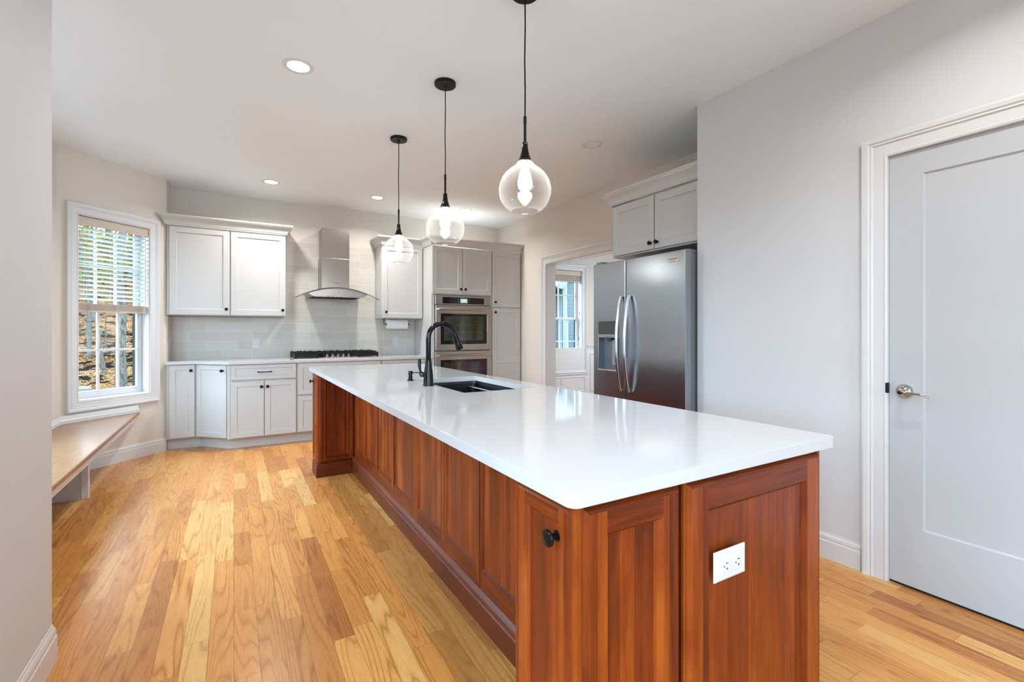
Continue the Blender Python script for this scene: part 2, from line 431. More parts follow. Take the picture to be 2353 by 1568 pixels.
def cells(mb, xs, zs, hole, y0, y1):
    """slab from grid lines with the cells where hole(xc, zc) is true left out, one closed skin"""
    nx, nz = len(xs)-1, len(zs)-1
    on = [[not hole((xs[i]+xs[i+1])/2, (zs[j]+zs[j+1])/2) for j in range(nz)] for i in range(nx)]
    for i in range(nx):
        for j in range(nz):
            if not on[i][j]: continue
            x0, x1, z0, z1 = xs[i], xs[i+1], zs[j], zs[j+1]
            for y in (y0, y1): mb.add([(x0, y, z0), (x1, y, z0), (x1, y, z1), (x0, y, z1)], [(0, 1, 2, 3)])
            def off(a, b): return not (0 <= a < nx and 0 <= b < nz and on[a][b])
            if off(i-1, j): mb.add([(x0, y0, z0), (x0, y1, z0), (x0, y1, z1), (x0, y0, z1)], [(0, 1, 2, 3)])
            if off(i+1, j): mb.add([(x1, y0, z0), (x1, y1, z0), (x1, y1, z1), (x1, y0, z1)], [(0, 1, 2, 3)])
            if off(i, j-1): mb.add([(x0, y0, z0), (x1, y0, z0), (x1, y1, z0), (x0, y1, z0)], [(0, 1, 2, 3)])
            if off(i, j+1): mb.add([(x0, y0, z1), (x1, y0, z1), (x1, y1, z1), (x0, y1, z1)], [(0, 1, 2, 3)])
    return mb

CEIL = 2.735; TOP = .893
def wall(name, loc, rz, length, holes=(), T=.14, mat='wall', z1=CEIL, x0=0.0):
    xs = sorted({x0, length, *[h[0] for h in holes], *[h[1] for h in holes]}); zs = sorted({0, z1, *[h[2] for h in holes], *[h[3] for h in holes]})
    mb = cells(MB(), xs, zs, lambda x, z: any(h[0] < x < h[1] and h[2] < z < h[3] for h in holes), 0, T)
    return struct(mb.build(name, M[mat], loc=(*loc, 0), rot=(0, 0, rz)))

# ------------------------------------------------------------------ the room
DR = math.atan2(5.877-5.224, -.587+1.25)   # direction of the far side of the bay
WIN = (.607, 2.20)
struct(MB().box(-1.4, 7.2, -3.2, 6.34, -.06, 0).build('floor', M['floor']))
struct(MB().box(-1.45, 7.2, -3.2, 6.36, CEIL, CEIL+.1).build('ceiling', M['ceil']))
wall('wall_back', (-.588, 6.19), 0, 7.6, [(4.387+.588, 4.997+.588, *WIN)])
wall('wall_side_return', (-.588, 5.877), R(90), .313, T=.1)
wall('wall_bay_far', (-1.25, 5.224), DR, .9305, [(.1515, .7605, *WIN)])
wall('wall_bay', (-1.25, 2.99), R(90), 2.234, [(.20, 1.50, .607, 2.20)])
wall('wall_bay_near', (-.57, 2.33), R(135), .945, [(.17, .78, *WIN)])
wall('wall_left', (-.57, -3), R(90), 5.33, [(1.4, 3.9, .5, 2.3)], mat='wall_daylit', T=.15)
wall('wall_right', (2.715, 2.127), R(-90), 5.127, [(1.083, 1.903, 0, 2.048)], mat='wall_daylit', T=.12)
wall('wall_rear', (2.835, -3), R(180), 3.4, [(1.2, 2.2, .9, 2.2)], mat='wall_daylit')
wall('wall_niche', (2.835, 2.127), R(0), .715, T=-.12, mat='wall_daylit')
wall('wall_kitchen_right', (3.41, 6.19), R(-90), 4.06, [(1.255, 2.84, 0, 2.05)])
wall('wall_dining_right', (7.0, 6.19), R(-90), 5.2, [(1.6, 2.7, .6, 2.2)])
wall('wall_dining_rear', (7.0, 1.1), R(180), 3.6)
wall('wall_closet', (2.835, -3.0), 0, 1.0, mat='wall_daylit')
struct(MB().box(3.40, 3.55, 1.0, 2.14, 0, CEIL).build('wall_dining_left', M['wall']))

BASE = [(0, 0), (.014, 0), (.014, .092), (.011, .096), (.011, .102), (.012, .106), (.008, .122), (.004, .127), (.003, .134), (0, .134)]
mb = MB().sweep([(-.57, -2.99), (-.57, 2.33), (-1.23, 2.99), (-1.25, 5.224), (-.59, 5.874)], BASE); struct(mb.build('baseboard_left', M['trim'], smooth=True, ang=.5))
struct(MB().sweep([(2.715, 2.12), (2.715, 1.152)], BASE).build('baseboard_right', M['trim'], smooth=True, ang=.5))
struct(MB().sweep([(2.715, .115), (2.715, -2.99)], BASE).build('baseboard_rear', M['trim'], smooth=True, ang=.5))
struct(MB().sweep([(3.56, 6.19), (6.99, 6.19)], BASE).build('baseboard_dining', M['trim'], smooth=True, ang=.5))
struct(MB().sweep([(3.41, 5.5), (3.41, 5.04)], BASE).build('baseboard_kitchen', M['trim'], smooth=True, ang=.5))

CAS = [(0, 0), (0, .011), (.008, .014), (.012, .011), (.05, .013), (.056, .020), (.062, .018), (.068, .024), (.082, .028), (.09, .026), (.09, 0)]
def casing(name, loc, rz, x0, x1, z0, z1, wide=.09, full=True, parent=None):
    k = wide/.09; prof = [(a*k, h) for a, h in CAS]
    if full: mb = MB().sweep([(x0, z0), (x0, z1), (x1, z1), (x1, z0)], prof, True, -1, 'xz')
    else: mb = MB().sweep([(x0, z0), (x0, z1), (x1, z1), (x1, z0)], prof, False, -1, 'xz')
    o = mb.build(name, M['trim'], parent=parent, smooth=True, ang=.35)
    if not parent: o.location = (*loc, 0); o.rotation_euler = (0, 0, rz); struct(o)
    return o

def window(name, loc, rz, x0, x1, D=.11, T=.14, cols=3, z=WIN, casew=.09, rows=2):
    w_ = sempty(name, (*loc, 0), rz); z0, z1 = z; zm = (z0+z1)/2
    casing('window_casing', None, 0, x0, x1, z0, z1, casew, True, w_)
    j = MB(); cells(j, [x0, x0+.006, x1-.006, x1], [z0, z0+.006, z1-.006, z1], lambda x, q: x0+.006 < x < x1-.006 and z0+.006 < q < z1-.006, -.001, T+.03)
    j.build('window_frame', M['trim'], w_)
    e = MB().box(x0-.02, x0+.010, T+.02, T+.065, z0-.03, z1+.03).box(x1-.010, x1+.02, T+.02, T+.065, z0-.03, z1+.03)
    e.build('exterior_casing', M['darkcase'], w_)
    st = .044
    for (a, b_, yo, nm) in ((z0+.006, zm+.02, D, 'lower_sash'), (zm-.02, z1-.006, D+.03, 'upper_sash')):
        xa, xb = x0+.008, x1-.008; bot = .06 if nm == 'lower_sash' else .04
        s_ = MB(); cells(s_, [xa, xa+st, xb-st, xb], [a, a+bot, b_-.035, b_], lambda x, q: xa+st < x < xb-st and a+bot < q < b_-.035, yo, yo+.028)
        so = s_.build(nm, M['trim'], w_, bevel=.003)
        g = MB().box(xa+st-.004, xb-st+.004, yo+.012, yo+.016, a+bot-.004, b_-.031); g.build('pane', M['pane'], so)
        mu = MB()
        for i in range(1, cols):
            xc = xa+st+(xb-xa-2*st)*i/cols; mu.box(xc-.009, xc+.009, yo+.005, yo+.023, a+bot, b_-.035)
        for i in range(1, rows):
            zc = a+bot+(b_-.035-a-bot)*i/rows; mu.box(xa+st, xb-st, yo+.0055, yo+.0225, zc-.009, zc+.009)
        mu.build('muntin_grid', M['trim'], so)
    return w_
window('window_1', (-1.25, 5.224), DR, .1515, .7605, D=.085)
window('window_2', (-.588, 6.19), 0, 4.387+.588, 4.997+.588, D=.085)
window('window_3', (-1.25, 2.99), R(90), .20, 1.50, cols=4)  # unseen bay window, sized to brighten the far cabinets
window('window_4', (-.57, 2.33), R(135), .17, .78)
window('window_added_5', (-.57, -3), R(90), 1.4, 3.9, cols=6, z=(.5, 2.3))  # unseen window, added for daylight on the island and door
window('window_added_6', (2.835, -3), R(180), 1.2, 2.2, cols=3, z=(.9, 2.2))  # unseen window, added to bring daylight in from behind
window('window_added_7', (7.0, 6.19), R(-90), 1.6, 2.7, cols=3, z=(.6, 2.2))  # unseen window, added to brighten the dining room
def portal(loc, rot, sx, sy):
    l = bpy.data.lights.new('daylight_portal', 'AREA'); l.shape = 'RECTANGLE'; l.size = sx; l.size_y = sy; l.cycles.is_portal = True; l.energy = 1
    o = bpy.data.objects.new('daylight_portal', l); C.objects.link(o); o.location = loc; o.rotation_euler = rot
portal((1.135, -3.2, 1.55), (R(90), 0, 0), 1.0, 1.3)             # added rear window, faces +y
portal((-.78, -.35, 1.4), (R(90), 0, R(-90)), 2.5, 1.8)         # added left window, faces +x
portal((7.2, 4.04, 1.4), (R(90), 0, R(90)), 1.1, 1.6)

portal((-1.45, 3.84, 1.40), (R(90), 0, R(-90)), 1.3, 1.6)      # bay glazing
# door on the right wall
d = sempty('door_1', (2.715, 2.127, 0), R(-90))
dw = MB(); dx0, dx1, dz0, dz1 = 1.089, 1.897, .012, 2.040
dw.add(*(lambda x0, x1, z0, z1, i0, i1, j0, j1: ([(x0, .042, z0), (x1, .042, z0), (x1, .042, z1), (x0, .042, z1), (x0, .006, z0), (x1, .006, z0), (x1, .006, z1), (x0, .006, z1),
    (i0, .006, j0), (i1, .006, j0), (i1, .006, j1), (i0, .006, j1), (i0+.007, .014, j0+.007), (i1-.007, .014, j0+.007), (i1-.007, .014, j1-.007), (i0+.007, .014, j1-.007)],
    [(3, 2, 1, 0), (0, 1, 5, 4), (1, 2, 6, 5), (2, 3, 7, 6), (3, 0, 4, 7), (4, 5, 9, 8), (5, 6, 10, 9), (6, 7, 11, 10), (7, 4, 8, 11), (8, 9, 13, 12), (9, 10, 14, 13), (10, 11, 15, 14), (11, 8, 12, 15), (12, 13, 14, 15)]))(dx0, dx1, dz0, dz1, 1.218, 1.768, .285, 1.93))
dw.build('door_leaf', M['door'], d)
jb = MB(); cells(jb, [1.0835, 1.0875, 1.8985, 1.9025], [0, 2.0435, 2.0475], lambda x, z: 1.0875 < x < 1.8985 and z < 2.0435, -.0005, .119); jb.build('door_frame', M['trim'], d)
casing('door_casing', None, 0, 1.087, 1.899, 0, 2.044, .102, False, d)
dh = MB().lathe([(.033, .006), (.0335, .001), (.032, -.003), (.016, -.014), (.012, -.018), (.0115, -.045)], (1.15, 0, .92), 'y', 40).build('door_handle', M['chrome'], d, True)
pts = [(1.138, -.048, .926), (1.142, -.050, .931), (1.150, -.052, .932), (1.158, -.053, .927), (1.168, -.053, .920), (1.185, -.052, .916), (1.205, -.051, .918), (1.225, -.049, .917), (1.243, -.047, .911), (1.256, -.045, .903)]
MB().tube(pts, [.005, .009, .011, .010, .008, .007, .0068, .0066, .006, .0035], 14, (1, .75)).build('lever', M['chrome'], dh, True)
MB().lathe([(.0035, 0), (.003, -.003), (.001, -.004)], (1.150, -.006, .942), 'y', 12).build('screw', M['steel'], dh, True)
MB().box(1.076, 1.0895, -.0135, .012, .905, .957).build('strike_plate', M['bmatte'], d, bevel=.004)
MB().box(1.089, 1.897, .010, .040, .001, .011).build('threshold_shade', M['gap'], d)  # black strip painted in for the shade under the door

# cased opening to the dining room
casing('trim_1', (3.41, 6.19), R(-90), 1.257, 2.838, 0, 2.049, .10, False)
j = MB(); cells(j, [1.2555, 1.2615, 2.8335, 2.8395], [0, 2.0435, 2.0495], lambda x, z: 1.2615 < x < 2.8335 and z < 2.0435, -.001, .141)
struct(j.build('trim_2', M['trim'], loc=(3.41, 6.19, 0), rot=(0, 0, R(-90))))
# dining wainscot with chair rail and picture-frame mouldings
wn = MB().box(3.56, 6.99, 6.178, 6.189, .134, .93)
struct(wn.build('trim_3', M['trim']))
rail = [(0, .90), (.02, .905), (.022, .925), (.028, .935), (.034, .955), (.03, .962), (0, .962)]
mb = MB().sweep([(3.56, 6.189), (4.29, 6.189)], rail).sweep([(5.09, 6.189), (6.99, 6.189)], rail)
struct(mb.build('trim_4', M['trim'], smooth=True, ang=.4))
fr = MB()
FP = [(0, .0), (.003, .008), (.012, .011), (.02, .006), (.024, 0)]
for x0, x1, z0, z1 in ((4.34, 5.06, .19, .455), (5.16, 5.75, .19, .83), (5.87, 6.5, .19, .83), (3.66, 4.22, .19, .83)):
    fr.sweep([(x0, z0), (x0, z1), (x1, z1), (x1, z0)], FP, True, 1, 'xz')
struct(fr.build('trim_5', M['trim'], smooth=True, ang=.4, loc=(0, 6.178, 0)))
st_ = MB().sweep([(4.28, 6.189), (5.10, 6.189)], [(0, .465), (.012, .465), (.02, .48), (.03, .487), (.03, .498), (0, .498)])
struct(st_.build('trim_6', M['trim'], smooth=True, ang=.4))

# ------------------------------------------------------------------ backsplash
bs = MB().box(-.587, 2.108, 6.180, 6.1895, TOP, 1.36).box(.505, 1.578, 6.180, 6.1895, 1.36, 2.262)
tag(bs.build('tile_backsplash', M['tile']), 'pale grey glossy subway tile backsplash with scattered lattice-patterned tiles on the back wall', 'backsplash')
tag(MB().box(-.5875, -.578, 5.885, 6.179, TOP, 1.36).build('tile_backsplash', M['tile']), 'narrow return strip of grey tile at the left end of the counter', 'backsplash')

# ------------------------------------------------------------------ cabinet helpers
def door_mb(x0, x1, z0, z1, t=.02, fw=.058, y=0.0, splits=(), cherry=False):
    mb = MB(); zs = [z0, *splits, z1]
    for i in range(len(zs)-1):
        a, b_ = zs[i], zs[i+1]
        lo = fw if i == 0 else fw/2; hi = fw if i == len(zs)-2 else fw/2
        e0 = i == 0; e1 = i == len(zs)-2
        if cherry: seq = [(0, y), (0, y-t*.35), (.002, y-t*.45), (.005, y-t*.5), (.006, y-t*.62), (.011, y-t*.9), (.013, y-t*.92), (.016, y-t)]
        else: seq = [(0, y), (0, y-t+.003), (.003, y-t)]
        lp = [[(x0+k, yy, a+(k if e0 else 0)), (x1-k, yy, a+(k if e0 else 0)), (x1-k, yy, b_-(k if e1 else 0)), (x0+k, yy, b_-(k if e1 else 0))] for k, yy in seq]
        rec = .011 if cherry else .009; bv = .010 if cherry else .006
        ins = [(0, y-t), (.002, y-t+.003), (bv, y-t+rec)] if cherry else [(0, y-t), (bv, y-t+rec)]
        lp2 = [[(x0+fw+k, yy, a+lo+k), (x1-fw-k, yy, a+lo+k), (x1-fw-k, yy, b_-hi-k), (x0+fw+k, yy, b_-hi-k)] for k, yy in ins]
        mb.rings(lp, True, False); mb.rings(lp2, False, True)
        O, I = lp[-1], lp2[0]; yf = y-t
        for p0, p1, q0, q1 in ((O[0][0], I[0][0], O[0][2], O[2][2]), (I[1][0], O[1][0], O[0][2], O[2][2]), (I[0][0], I[1][0], O[0][2], I[0][2]), (I[0][0], I[1][0], I[2][2], O[2][2])):
            mb.add([(p0, yf, q0), (p1, yf, q0), (p1, yf, q1), (p0, yf, q1)], [(0, 1, 2, 3)])
    return mb
def knob(parent, x, z, y=-.02, big=1.0):
    k = big
    return MB().lathe([(.0105*k, 0), (.010*k, -.003), (.006*k, -.005), (.0055*k, -.014), (.012*k, -.017), (.0155*k, -.020), (.016*k, -.024), (.0145*k, -.027), (.013*k, -.0275), (.006*k, -.029), (.0005, -.0293)], (x, y, z), 'y', 28).build('knob', M['black'], parent, True)
def cab_door(parent, x0, x1, z0, z1, kn=None, mat='cab', name='door', fw=.058, splits=(), y=0.0, cherry=False, t=.02):
    o = door_mb(x0, x1, z0, z1, t, fw, y, splits, cherry).build(name, M[mat], parent)
    if kn: knob(o, kn[0], kn[1], y-t, kn[2] if len(kn) > 2 else 1)
    return o
CROWN = [(0, 0), (.012, .0), (.012, .008), (.017, .013), (.022, .030), (.034, .052), (.050, .068), (.060, .076), (.063, .084), (.068, .086), (.068, .102), (0, .102)]
def crown(name, path, parent=None, z=2.272, **k):
    return MB().sweep(path, [(a, b_+z) for a, b_ in CROWN], **k).build(name, M['cab'], parent, smooth=True, ang=.4)

# upper cabinet left of the hood
c = thing('wall_cabinet', 'white two-door wall cabinet left of the range hood, beside the window', 'cabinet', (-.583, 5.86, 1.365))
MB().box(0, 1.086, 0, .318, 0, .907).build('body', M['cabin'], c, bevel=.002)
cab_door(c, .024, .546, .006, .902, (.515, .068)); cab_door(c, .556, 1.083, .006, .902, (1.052, .068))
crown('crown', [(0, .01), (0, -.02), (1.086, -.02), (1.086, .318)], c, z=.907)
# upper cabinet right of the hood
c = thing('wall_cabinet', 'white single-door wall cabinet right of the range hood, above the paper towel roll', 'cabinet', (1.58, 5.86, 1.36))
MB().box(0, .527, 0, .318, 0, .912).build('body', M['cab'], c, bevel=.002)
cab_door(c, .006, .518, .006, .905, (.045, .078))
# oven housing and pantry
c = thing('oven_cabinet', 'tall white cabinet housing the double oven, two doors above it', 'cabinet', (2.11, 5.55, 0))
ob = MB(); cells(ob, [0, .038, .822, .84], [.10, .12, 1.66, 2.272], lambda x, z: .038 < x < .822 and .12 < z < 1.66, 0, .635)
ob.build('body', M['cab'], c, bevel=.0015)
cab_door(c, .004, .412, 1.672, 2.262, (.385, 1.735)); cab_door(c, .418, .832, 1.672, 2.262, (.447, 1.735))
c = thing('pantry_cabinet', 'tall white pantry cabinet between the double oven and the right wall', 'cabinet', (2.952, 5.55, 0))
MB().box(0, .452, 0, .635, .10, 2.272).build('body', M['cab'], c, bevel=.0015)
cab_door(c, .004, .440, 1.522, 2.262, (.044, 1.585)); cab_door(c, .004, .440, .115, 1.508, (.044, 1.452), splits=(.80,))
tag(crown('crown_molding', [(1.58, 6.178), (1.58, 5.84), (2.11, 5.84), (2.11, 5.53), (3.404, 5.53)]), 'white crown moulding stepping over the cabinets right of the hood and the double oven', 'moulding')
tag(MB().box(2.115, 3.40, 5.60, 5.615, 0, .10).build('toe_kick', M['cab']), 'white toe kick under the oven and pantry cabinets', 'toe kick')

# base cabinets along the back wall
def poly_box(mb, poly, z0, z1): return mb.prism(poly, z0, z1)
c = thing('base_cabinet', 'narrow white base cabinet at the far left end under the counter, single door', 'cabinet', (-.585, 5.85, 0))
MB().prism([(0, 0), (.262, 0), (.262, .325), (0, .325)], .105, .862).build('body', M['cabin'], c, bevel=.0015)
cab_door(c, .026, .240, .115, .857, (.208, .800), fw=.05)
ang = math.atan2(5.57-5.835, -.045+.322); dl = math.hypot(.277, .265)
c = thing('base_cabinet', 'angled white corner base cabinet with one door, second from the left under the counter', 'cabinet', (-.322, 5.85, 0), ang)
MB().prism([(.0, .0), (dl-.002, .0), (dl-.03, .03), (.14, .20), (0.01, .02)], .105, .862).build('body', M['cabin'], c, bevel=.0015)
cab_door(c, .008, dl-.012, .115, .857, (dl-.05, .800), fw=.05)
def base(label, x0, x1, drawers, doors, y=5.555):
    c = thing('base_cabinet', label, 'cabinet', (x0, y, 0))
    MB().box(0, x1-x0, 0, .62, .105, .862).build('body', M['cabin'], c, bevel=.0015)
    for z0, z1, a, b_, pl in drawers:
        o = door_mb(a, b_, z0, z1, .02, .05 if z1-z0 > .2 else .036).build('drawer', M['cab'], c)
        xc, zc = (a+b_)/2, (z0+z1)/2
        MB().tube([(xc-.062, -.020, zc), (xc-.060, -.034, zc), (xc-.045, -.045, zc), (xc-.02, -.049, zc), (xc+.02, -.049, zc), (xc+.045, -.045, zc), (xc+.060, -.034, zc), (xc+.062, -.020, zc)], [.007, .0065, .005, .0045, .0045, .005, .0065, .007], 10).build('pull', M['black'], o, True)
    for z0, z1, a, b_, kn in doors: cab_door(c, a, b_, z0, z1, kn, fw=.05)
    if x0 < 0: MB().box(-.016, .014, -.004, .03, .105, .862).build('corner_stile', M['cab'], c, bevel=.004)
    return c
base('white base cabinet with one drawer over two doors, left of the cooktop', -.042, .585, [(.702, .857, .020, .618, 1)], [(.115, .684, .020, .313, (.288, .628)), (.115, .684, .320, .618, (.345, .628))])
base('wide white drawer cabinet directly below the gas cooktop', .586, 1.490, [(.517, .857, .008, .896, 1), (.115, .500, .008, .896, 1)], [])
base('white base cabinet between the cooktop and the oven cabinet', 1.491, 2.108, [(.702, .857, .008, .604, 1)], [(.115, .684, .008, .303, (.278, .628)), (.115, .684, .309, .604, (.335, .628))])
tag(MB().sweep([(-.58, 5.90), (-.30, 5.90), (-.032, 5.622), (2.105, 5.622)], [(0, 0), (0, .105), (-.015, .105), (-.015, 0)]).build('toe_kick', M['cab']), 'long white toe kick under the base cabinets, bending round the angled corner', 'toe kick')
ct = MB().prism([(-.586, 5.80), (-.335, 5.80), (-.045, 5.505), (2.108, 5.505), (2.108, 6.179), (-.586, 6.179)], .863, TOP)
tag(ct.build('countertop', M['quartz'], bevel=.003), 'long white quartz worktop along the back wall under the cooktop', 'countertop')

# ------------------------------------------------------------------ cooktop
ck = thing('gas_cooktop', 'stainless five-burner gas cooktop with black grates on the back counter', 'cooktop', (.565, 5.58, TOP))
W_, D_ = .91, .53
MB().box(0, W_, 0, D_, .0, .008).build('tray', M['steel'], ck, bevel=.003)
MB().prism([(.24, .006), (.67, .006), (.60, .095), (.31, .095)], .008, .014).build('knob_plate', M['steel'], ck, bevel=.003)
for bx, by, br in ((.16, .14, .045), (.16, .39, .036), (.455, .30, .06), (.75, .14, .036), (.75, .39, .045)):
    o = MB().lathe([(br*1.15, .008), (br*1.1, .018), (br*.8, .020), (br*.8, .026)], (bx, by, 0), n=28).build('burner', M['steel'], ck, True)
    MB().lathe([(br*.85, .026), (br*.88, .034), (br*.7, .037), (.001, .038)], (bx, by, 0), n=28).build('burner_cap', M['iron'], o, True)
def grate(poly, spokes):
    mb = MB(); n = len(poly)
    for i in range(n):
        a, b_ = Vector(poly[i]), Vector(poly[(i+1) % n]); d_ = (b_-a).normalized(); q = Vector((-d_.y, d_.x))*.005
        mb.prism([tuple(a-q), tuple(b_-q), tuple(b_+q), tuple(a+q)], .020 if True else 0, .062)
        mb.box(a.x-.008, a.x+.008, a.y-.008, a.y+.008, .008, .066)
    for (x0, y0, x1, y1) in spokes:
        a, b_ = Vector((x0, y0)), Vector((x1, y1)); d_ = (b_-a).normalized(); q = Vector((-d_.y, d_.x))*.004
        mb.prism([tuple(a-q), tuple(b_-q), tuple(b_+q), tuple(a+q)], .052, .072)
        for t in (0.0, .33, .66, 1.0):
            p = a.lerp(b_, t); mb.box(p.x-.006, p.x+.006, p.y-.006, p.y+.006, .06, .078)
    mb.build('grate', M['iron'], ck, bevel=.0015)
def spk(x0, x1, ys):
    return [(x0, y, x1, y) for y in ys]+[((x0+x1)/2, ys[0]-.06, (x0+x1)/2, ys[-1]+.06)]+[(x0+(x1-x0)*f, .03, x0+(x1-x0)*f, .5) for f in (.25, .75)]
grate([(.015, .022), (.23, .022), (.30, .11), (.30, .51), (.015, .51)], spk(.015, .30, [.10, .19, .28, .37, .45]))
grate([(.312, .125), (.598, .125), (.598, .51), (.312, .51)], [(.312, y, .598, y) for y in (.2, .3, .4)]+[(.38, .13, .38, .5), (.455, .13, .455, .5), (.53, .13, .53, .5)])
grate([(.61, .11), (.68, .022), (.895, .022), (.895, .51), (.61, .51)], spk(.61, .895, [.10, .19, .28, .37, .45]))
for i in range(5):
    x = .340+.0585*i
    o = MB().lathe([(.019, .014), (.019, .020), (.0155, .024), (.0135, .044), (.012, .046)], (x, .05, 0), n=24).build('knob', M['chrome'], ck, True)
    MB().box(x-.0035, x+.0035, .032, .068, .044, .052).build('grip', M['chrome'], o, bevel=.002)

# ------------------------------------------------------------------ range hood
hd = thing('range_hood', 'stainless chimney range hood with curved glass canopy above the cooktop', 'range hood', (1.045, 6.178, 0))
MB().box(-.147, .160, -.262, 0, 2.06, 2.42).build('upper_duct', M['hood'], hd, bevel=.002)
MB().box(-.157, .155, -.275, 0, 1.69, 2.065).build('lower_duct', M['hood'], hd, bevel=.002)
def arc(hw, zc, sag, n=24, x0=0): return [(x0-hw+2*hw*i/n, zc-sag*((-1+2*i/n)**2)) for i in range(n+1)]
hw = .46; top = arc(hw, 1.706, .128); bot = [(x, z-.006) for x, z in top][::-1]
g = MB().prismy(top+bot, -.47, -.01); g.build('glass_canopy', M['hglass'], hd, True)
e = MB().tube([(x, -.471, z-.003) for x, z in top], .0035, 6).build('canopy_edge', M['glassedge'], hd, True)
k = .325; t2 = [(x, 1.698-.128*(x/hw)**2) for x in [(-k+2*k*i/20) for i in range(21)]]
MB().prismy(t2+[(.325, 1.630), (.29, 1.603), (-.29, 1.603), (-.325, 1.630)], -.455, -.02).build('housing', M['hood'], hd, bevel=.002)
MB().box(-.27, .27, -.43, -.06, 1.597, 1.604).build('filter_frame', M['steel'], hd)
fl = MB()
for i in range(17): fl.box(-.262+.031*i, -.262+.031*i+.014, -.42, -.07, 1.592, 1.598)
fl.build('filter_slats', M['gap'], hd)
MB().tube([(x, -.458, 1.695-.128*(x/hw)**2) for x in [(-k+2*k*i/20) for i in range(21)]], .003, 6).build('housing_edge', M['glassedge'], hd, True)
for i in range(5): MB().lathe([(.007, 0), (.0068, -.004), (.004, -.005)], (.005+.021*i, -.455, 1.655), 'y', 16).build('button', M['chrome'], hd, True)
text('logo', "Comfee'", .020, (.005, -.2757, 1.772), M['ink'], hd, shear=.3)

# ------------------------------------------------------------------ double oven
ov = thing('double_wall_oven', 'stainless double wall oven with black glass doors and clock display, set in the tall cabinet', 'oven', (2.152, 5.53, 0))
OW = .772
MB().box(.01, OW-.01, .022, .58, .125, 1.655).build('body', M['fridgeside'], ov)
cp = MB().box(0, OW, -.006, .018, 1.535, 1.652).build('control_panel', M['oven'], ov, bevel=.002)
MB().box(.095, OW-.097, -.0075, -.004, 1.548, 1.628).build('control_glass', M['bglass'], cp)
sc_ = MB().box(.338, .436, -.009, -.007, 1.560, 1.614).build('display', M['screen'], cp)
text('clock_digits', '3:40', .024, (.386, -.0096, 1.588), M['glow'], sc_)
for x, z, s_ in ((.313, 1.602, '<'), (.313, 1.574, '-'), (.462, 1.600, '>'), (.462, 1.572, '+')):
    MB().lathe([(.004, 0), (.003, -.001)], (x, -.0075, z), 'y', 10).build('touch_button', M['plate'], cp, True)
def oven_door(z0, z1):
    o = MB(); cells(o, [0, .062, OW-.062, OW], [z0, z0+.075, z1-.105, z1], lambda x, z: .062 < x < OW-.062 and z0+.075 < z < z1-.105, -.028, .018)
    o = o.build('oven_door', M['oven'], ov, bevel=.002)
    MB().box(.060, OW-.060, -.026, -.010, z0+.073, z1-.103).build('glass_frame', M['bglass'], o)
    MB().box(.108, OW-.116, -.0275, -.0255, z0+.125, z1-.140).build('window', M['oveng'], o)
    zh = z1-.048
    h_ = MB().tube([(.022+(OW-.044)*i/12, -.072-.006*math.sin(math.pi*i/12), zh) for i in range(13)], .0125, 14).build('handle', M['satin'], o, True)
    for xm in (.028, OW-.052): MB().box(xm, xm+.024, -.066, -.027, zh-.009, zh+.009).build('handle_mount', M['oven'], h_, bevel=.002)
oven_door(.960, 1.525); oven_door(.375, .945)
MB().box(0, OW, -.004, .018, .125, .365).build('bottom_panel', M['oven'], ov, bevel=.002)

# ------------------------------------------------------------------ paper towels
h_ = thing('paper_towel_holder', 'black under-cabinet paper towel holder at the right of the back counter', 'paper towel holder', (1.665, 6.0, 1.36))
MB().tube([(-.018, 0, -.002), (-.020, 0, -.06), (-.012, 0, -.072), (.30, 0, -.072)], .0045, 8).build('arm', M['black'], h_, True)
MB().box(-.035, .0, -.02, .02, -.006, 0).build('mount', M['black'], h_, bevel=.001)
MB().lathe([(.012, 0), (.012, .01), (.004, .012)], (.298, 0, -.072), 'x', 16).build('end_cap', M['black'], h_, True)
MB().tube([(.262, .0, -.003), (.275, .0, -.02), (.283, 0, -.05), (.288, 0, -.072)], .004, 8).build('clip', M['black'], h_, True)
pt = MB(); ro, ri = .060, .02
pt.lathe([(ri, .0), (ro-.006, 0), (ro-.001, .003), (ro, .010), (ro, .262), (ro-.001, .269), (ro-.006, .272), (ri, .272), (ri, 0)], (0, 0, 0), 'x', 40, cap=False)
t_ = thing('paper_towel_roll', 'white paper towel roll hanging under the cabinet right of the hood', 'paper towel roll', (1.672, 6.0, 1.288))
pt.build('paper', M['paper'], t_, True); MB().lathe([(.0205, .002), (.0205, .270), (.017, .270), (.017, .002), (.0205, .002)], (0, 0, 0), 'x', 24, cap=False).build('core_tube', M['bmatte'], t_, True)

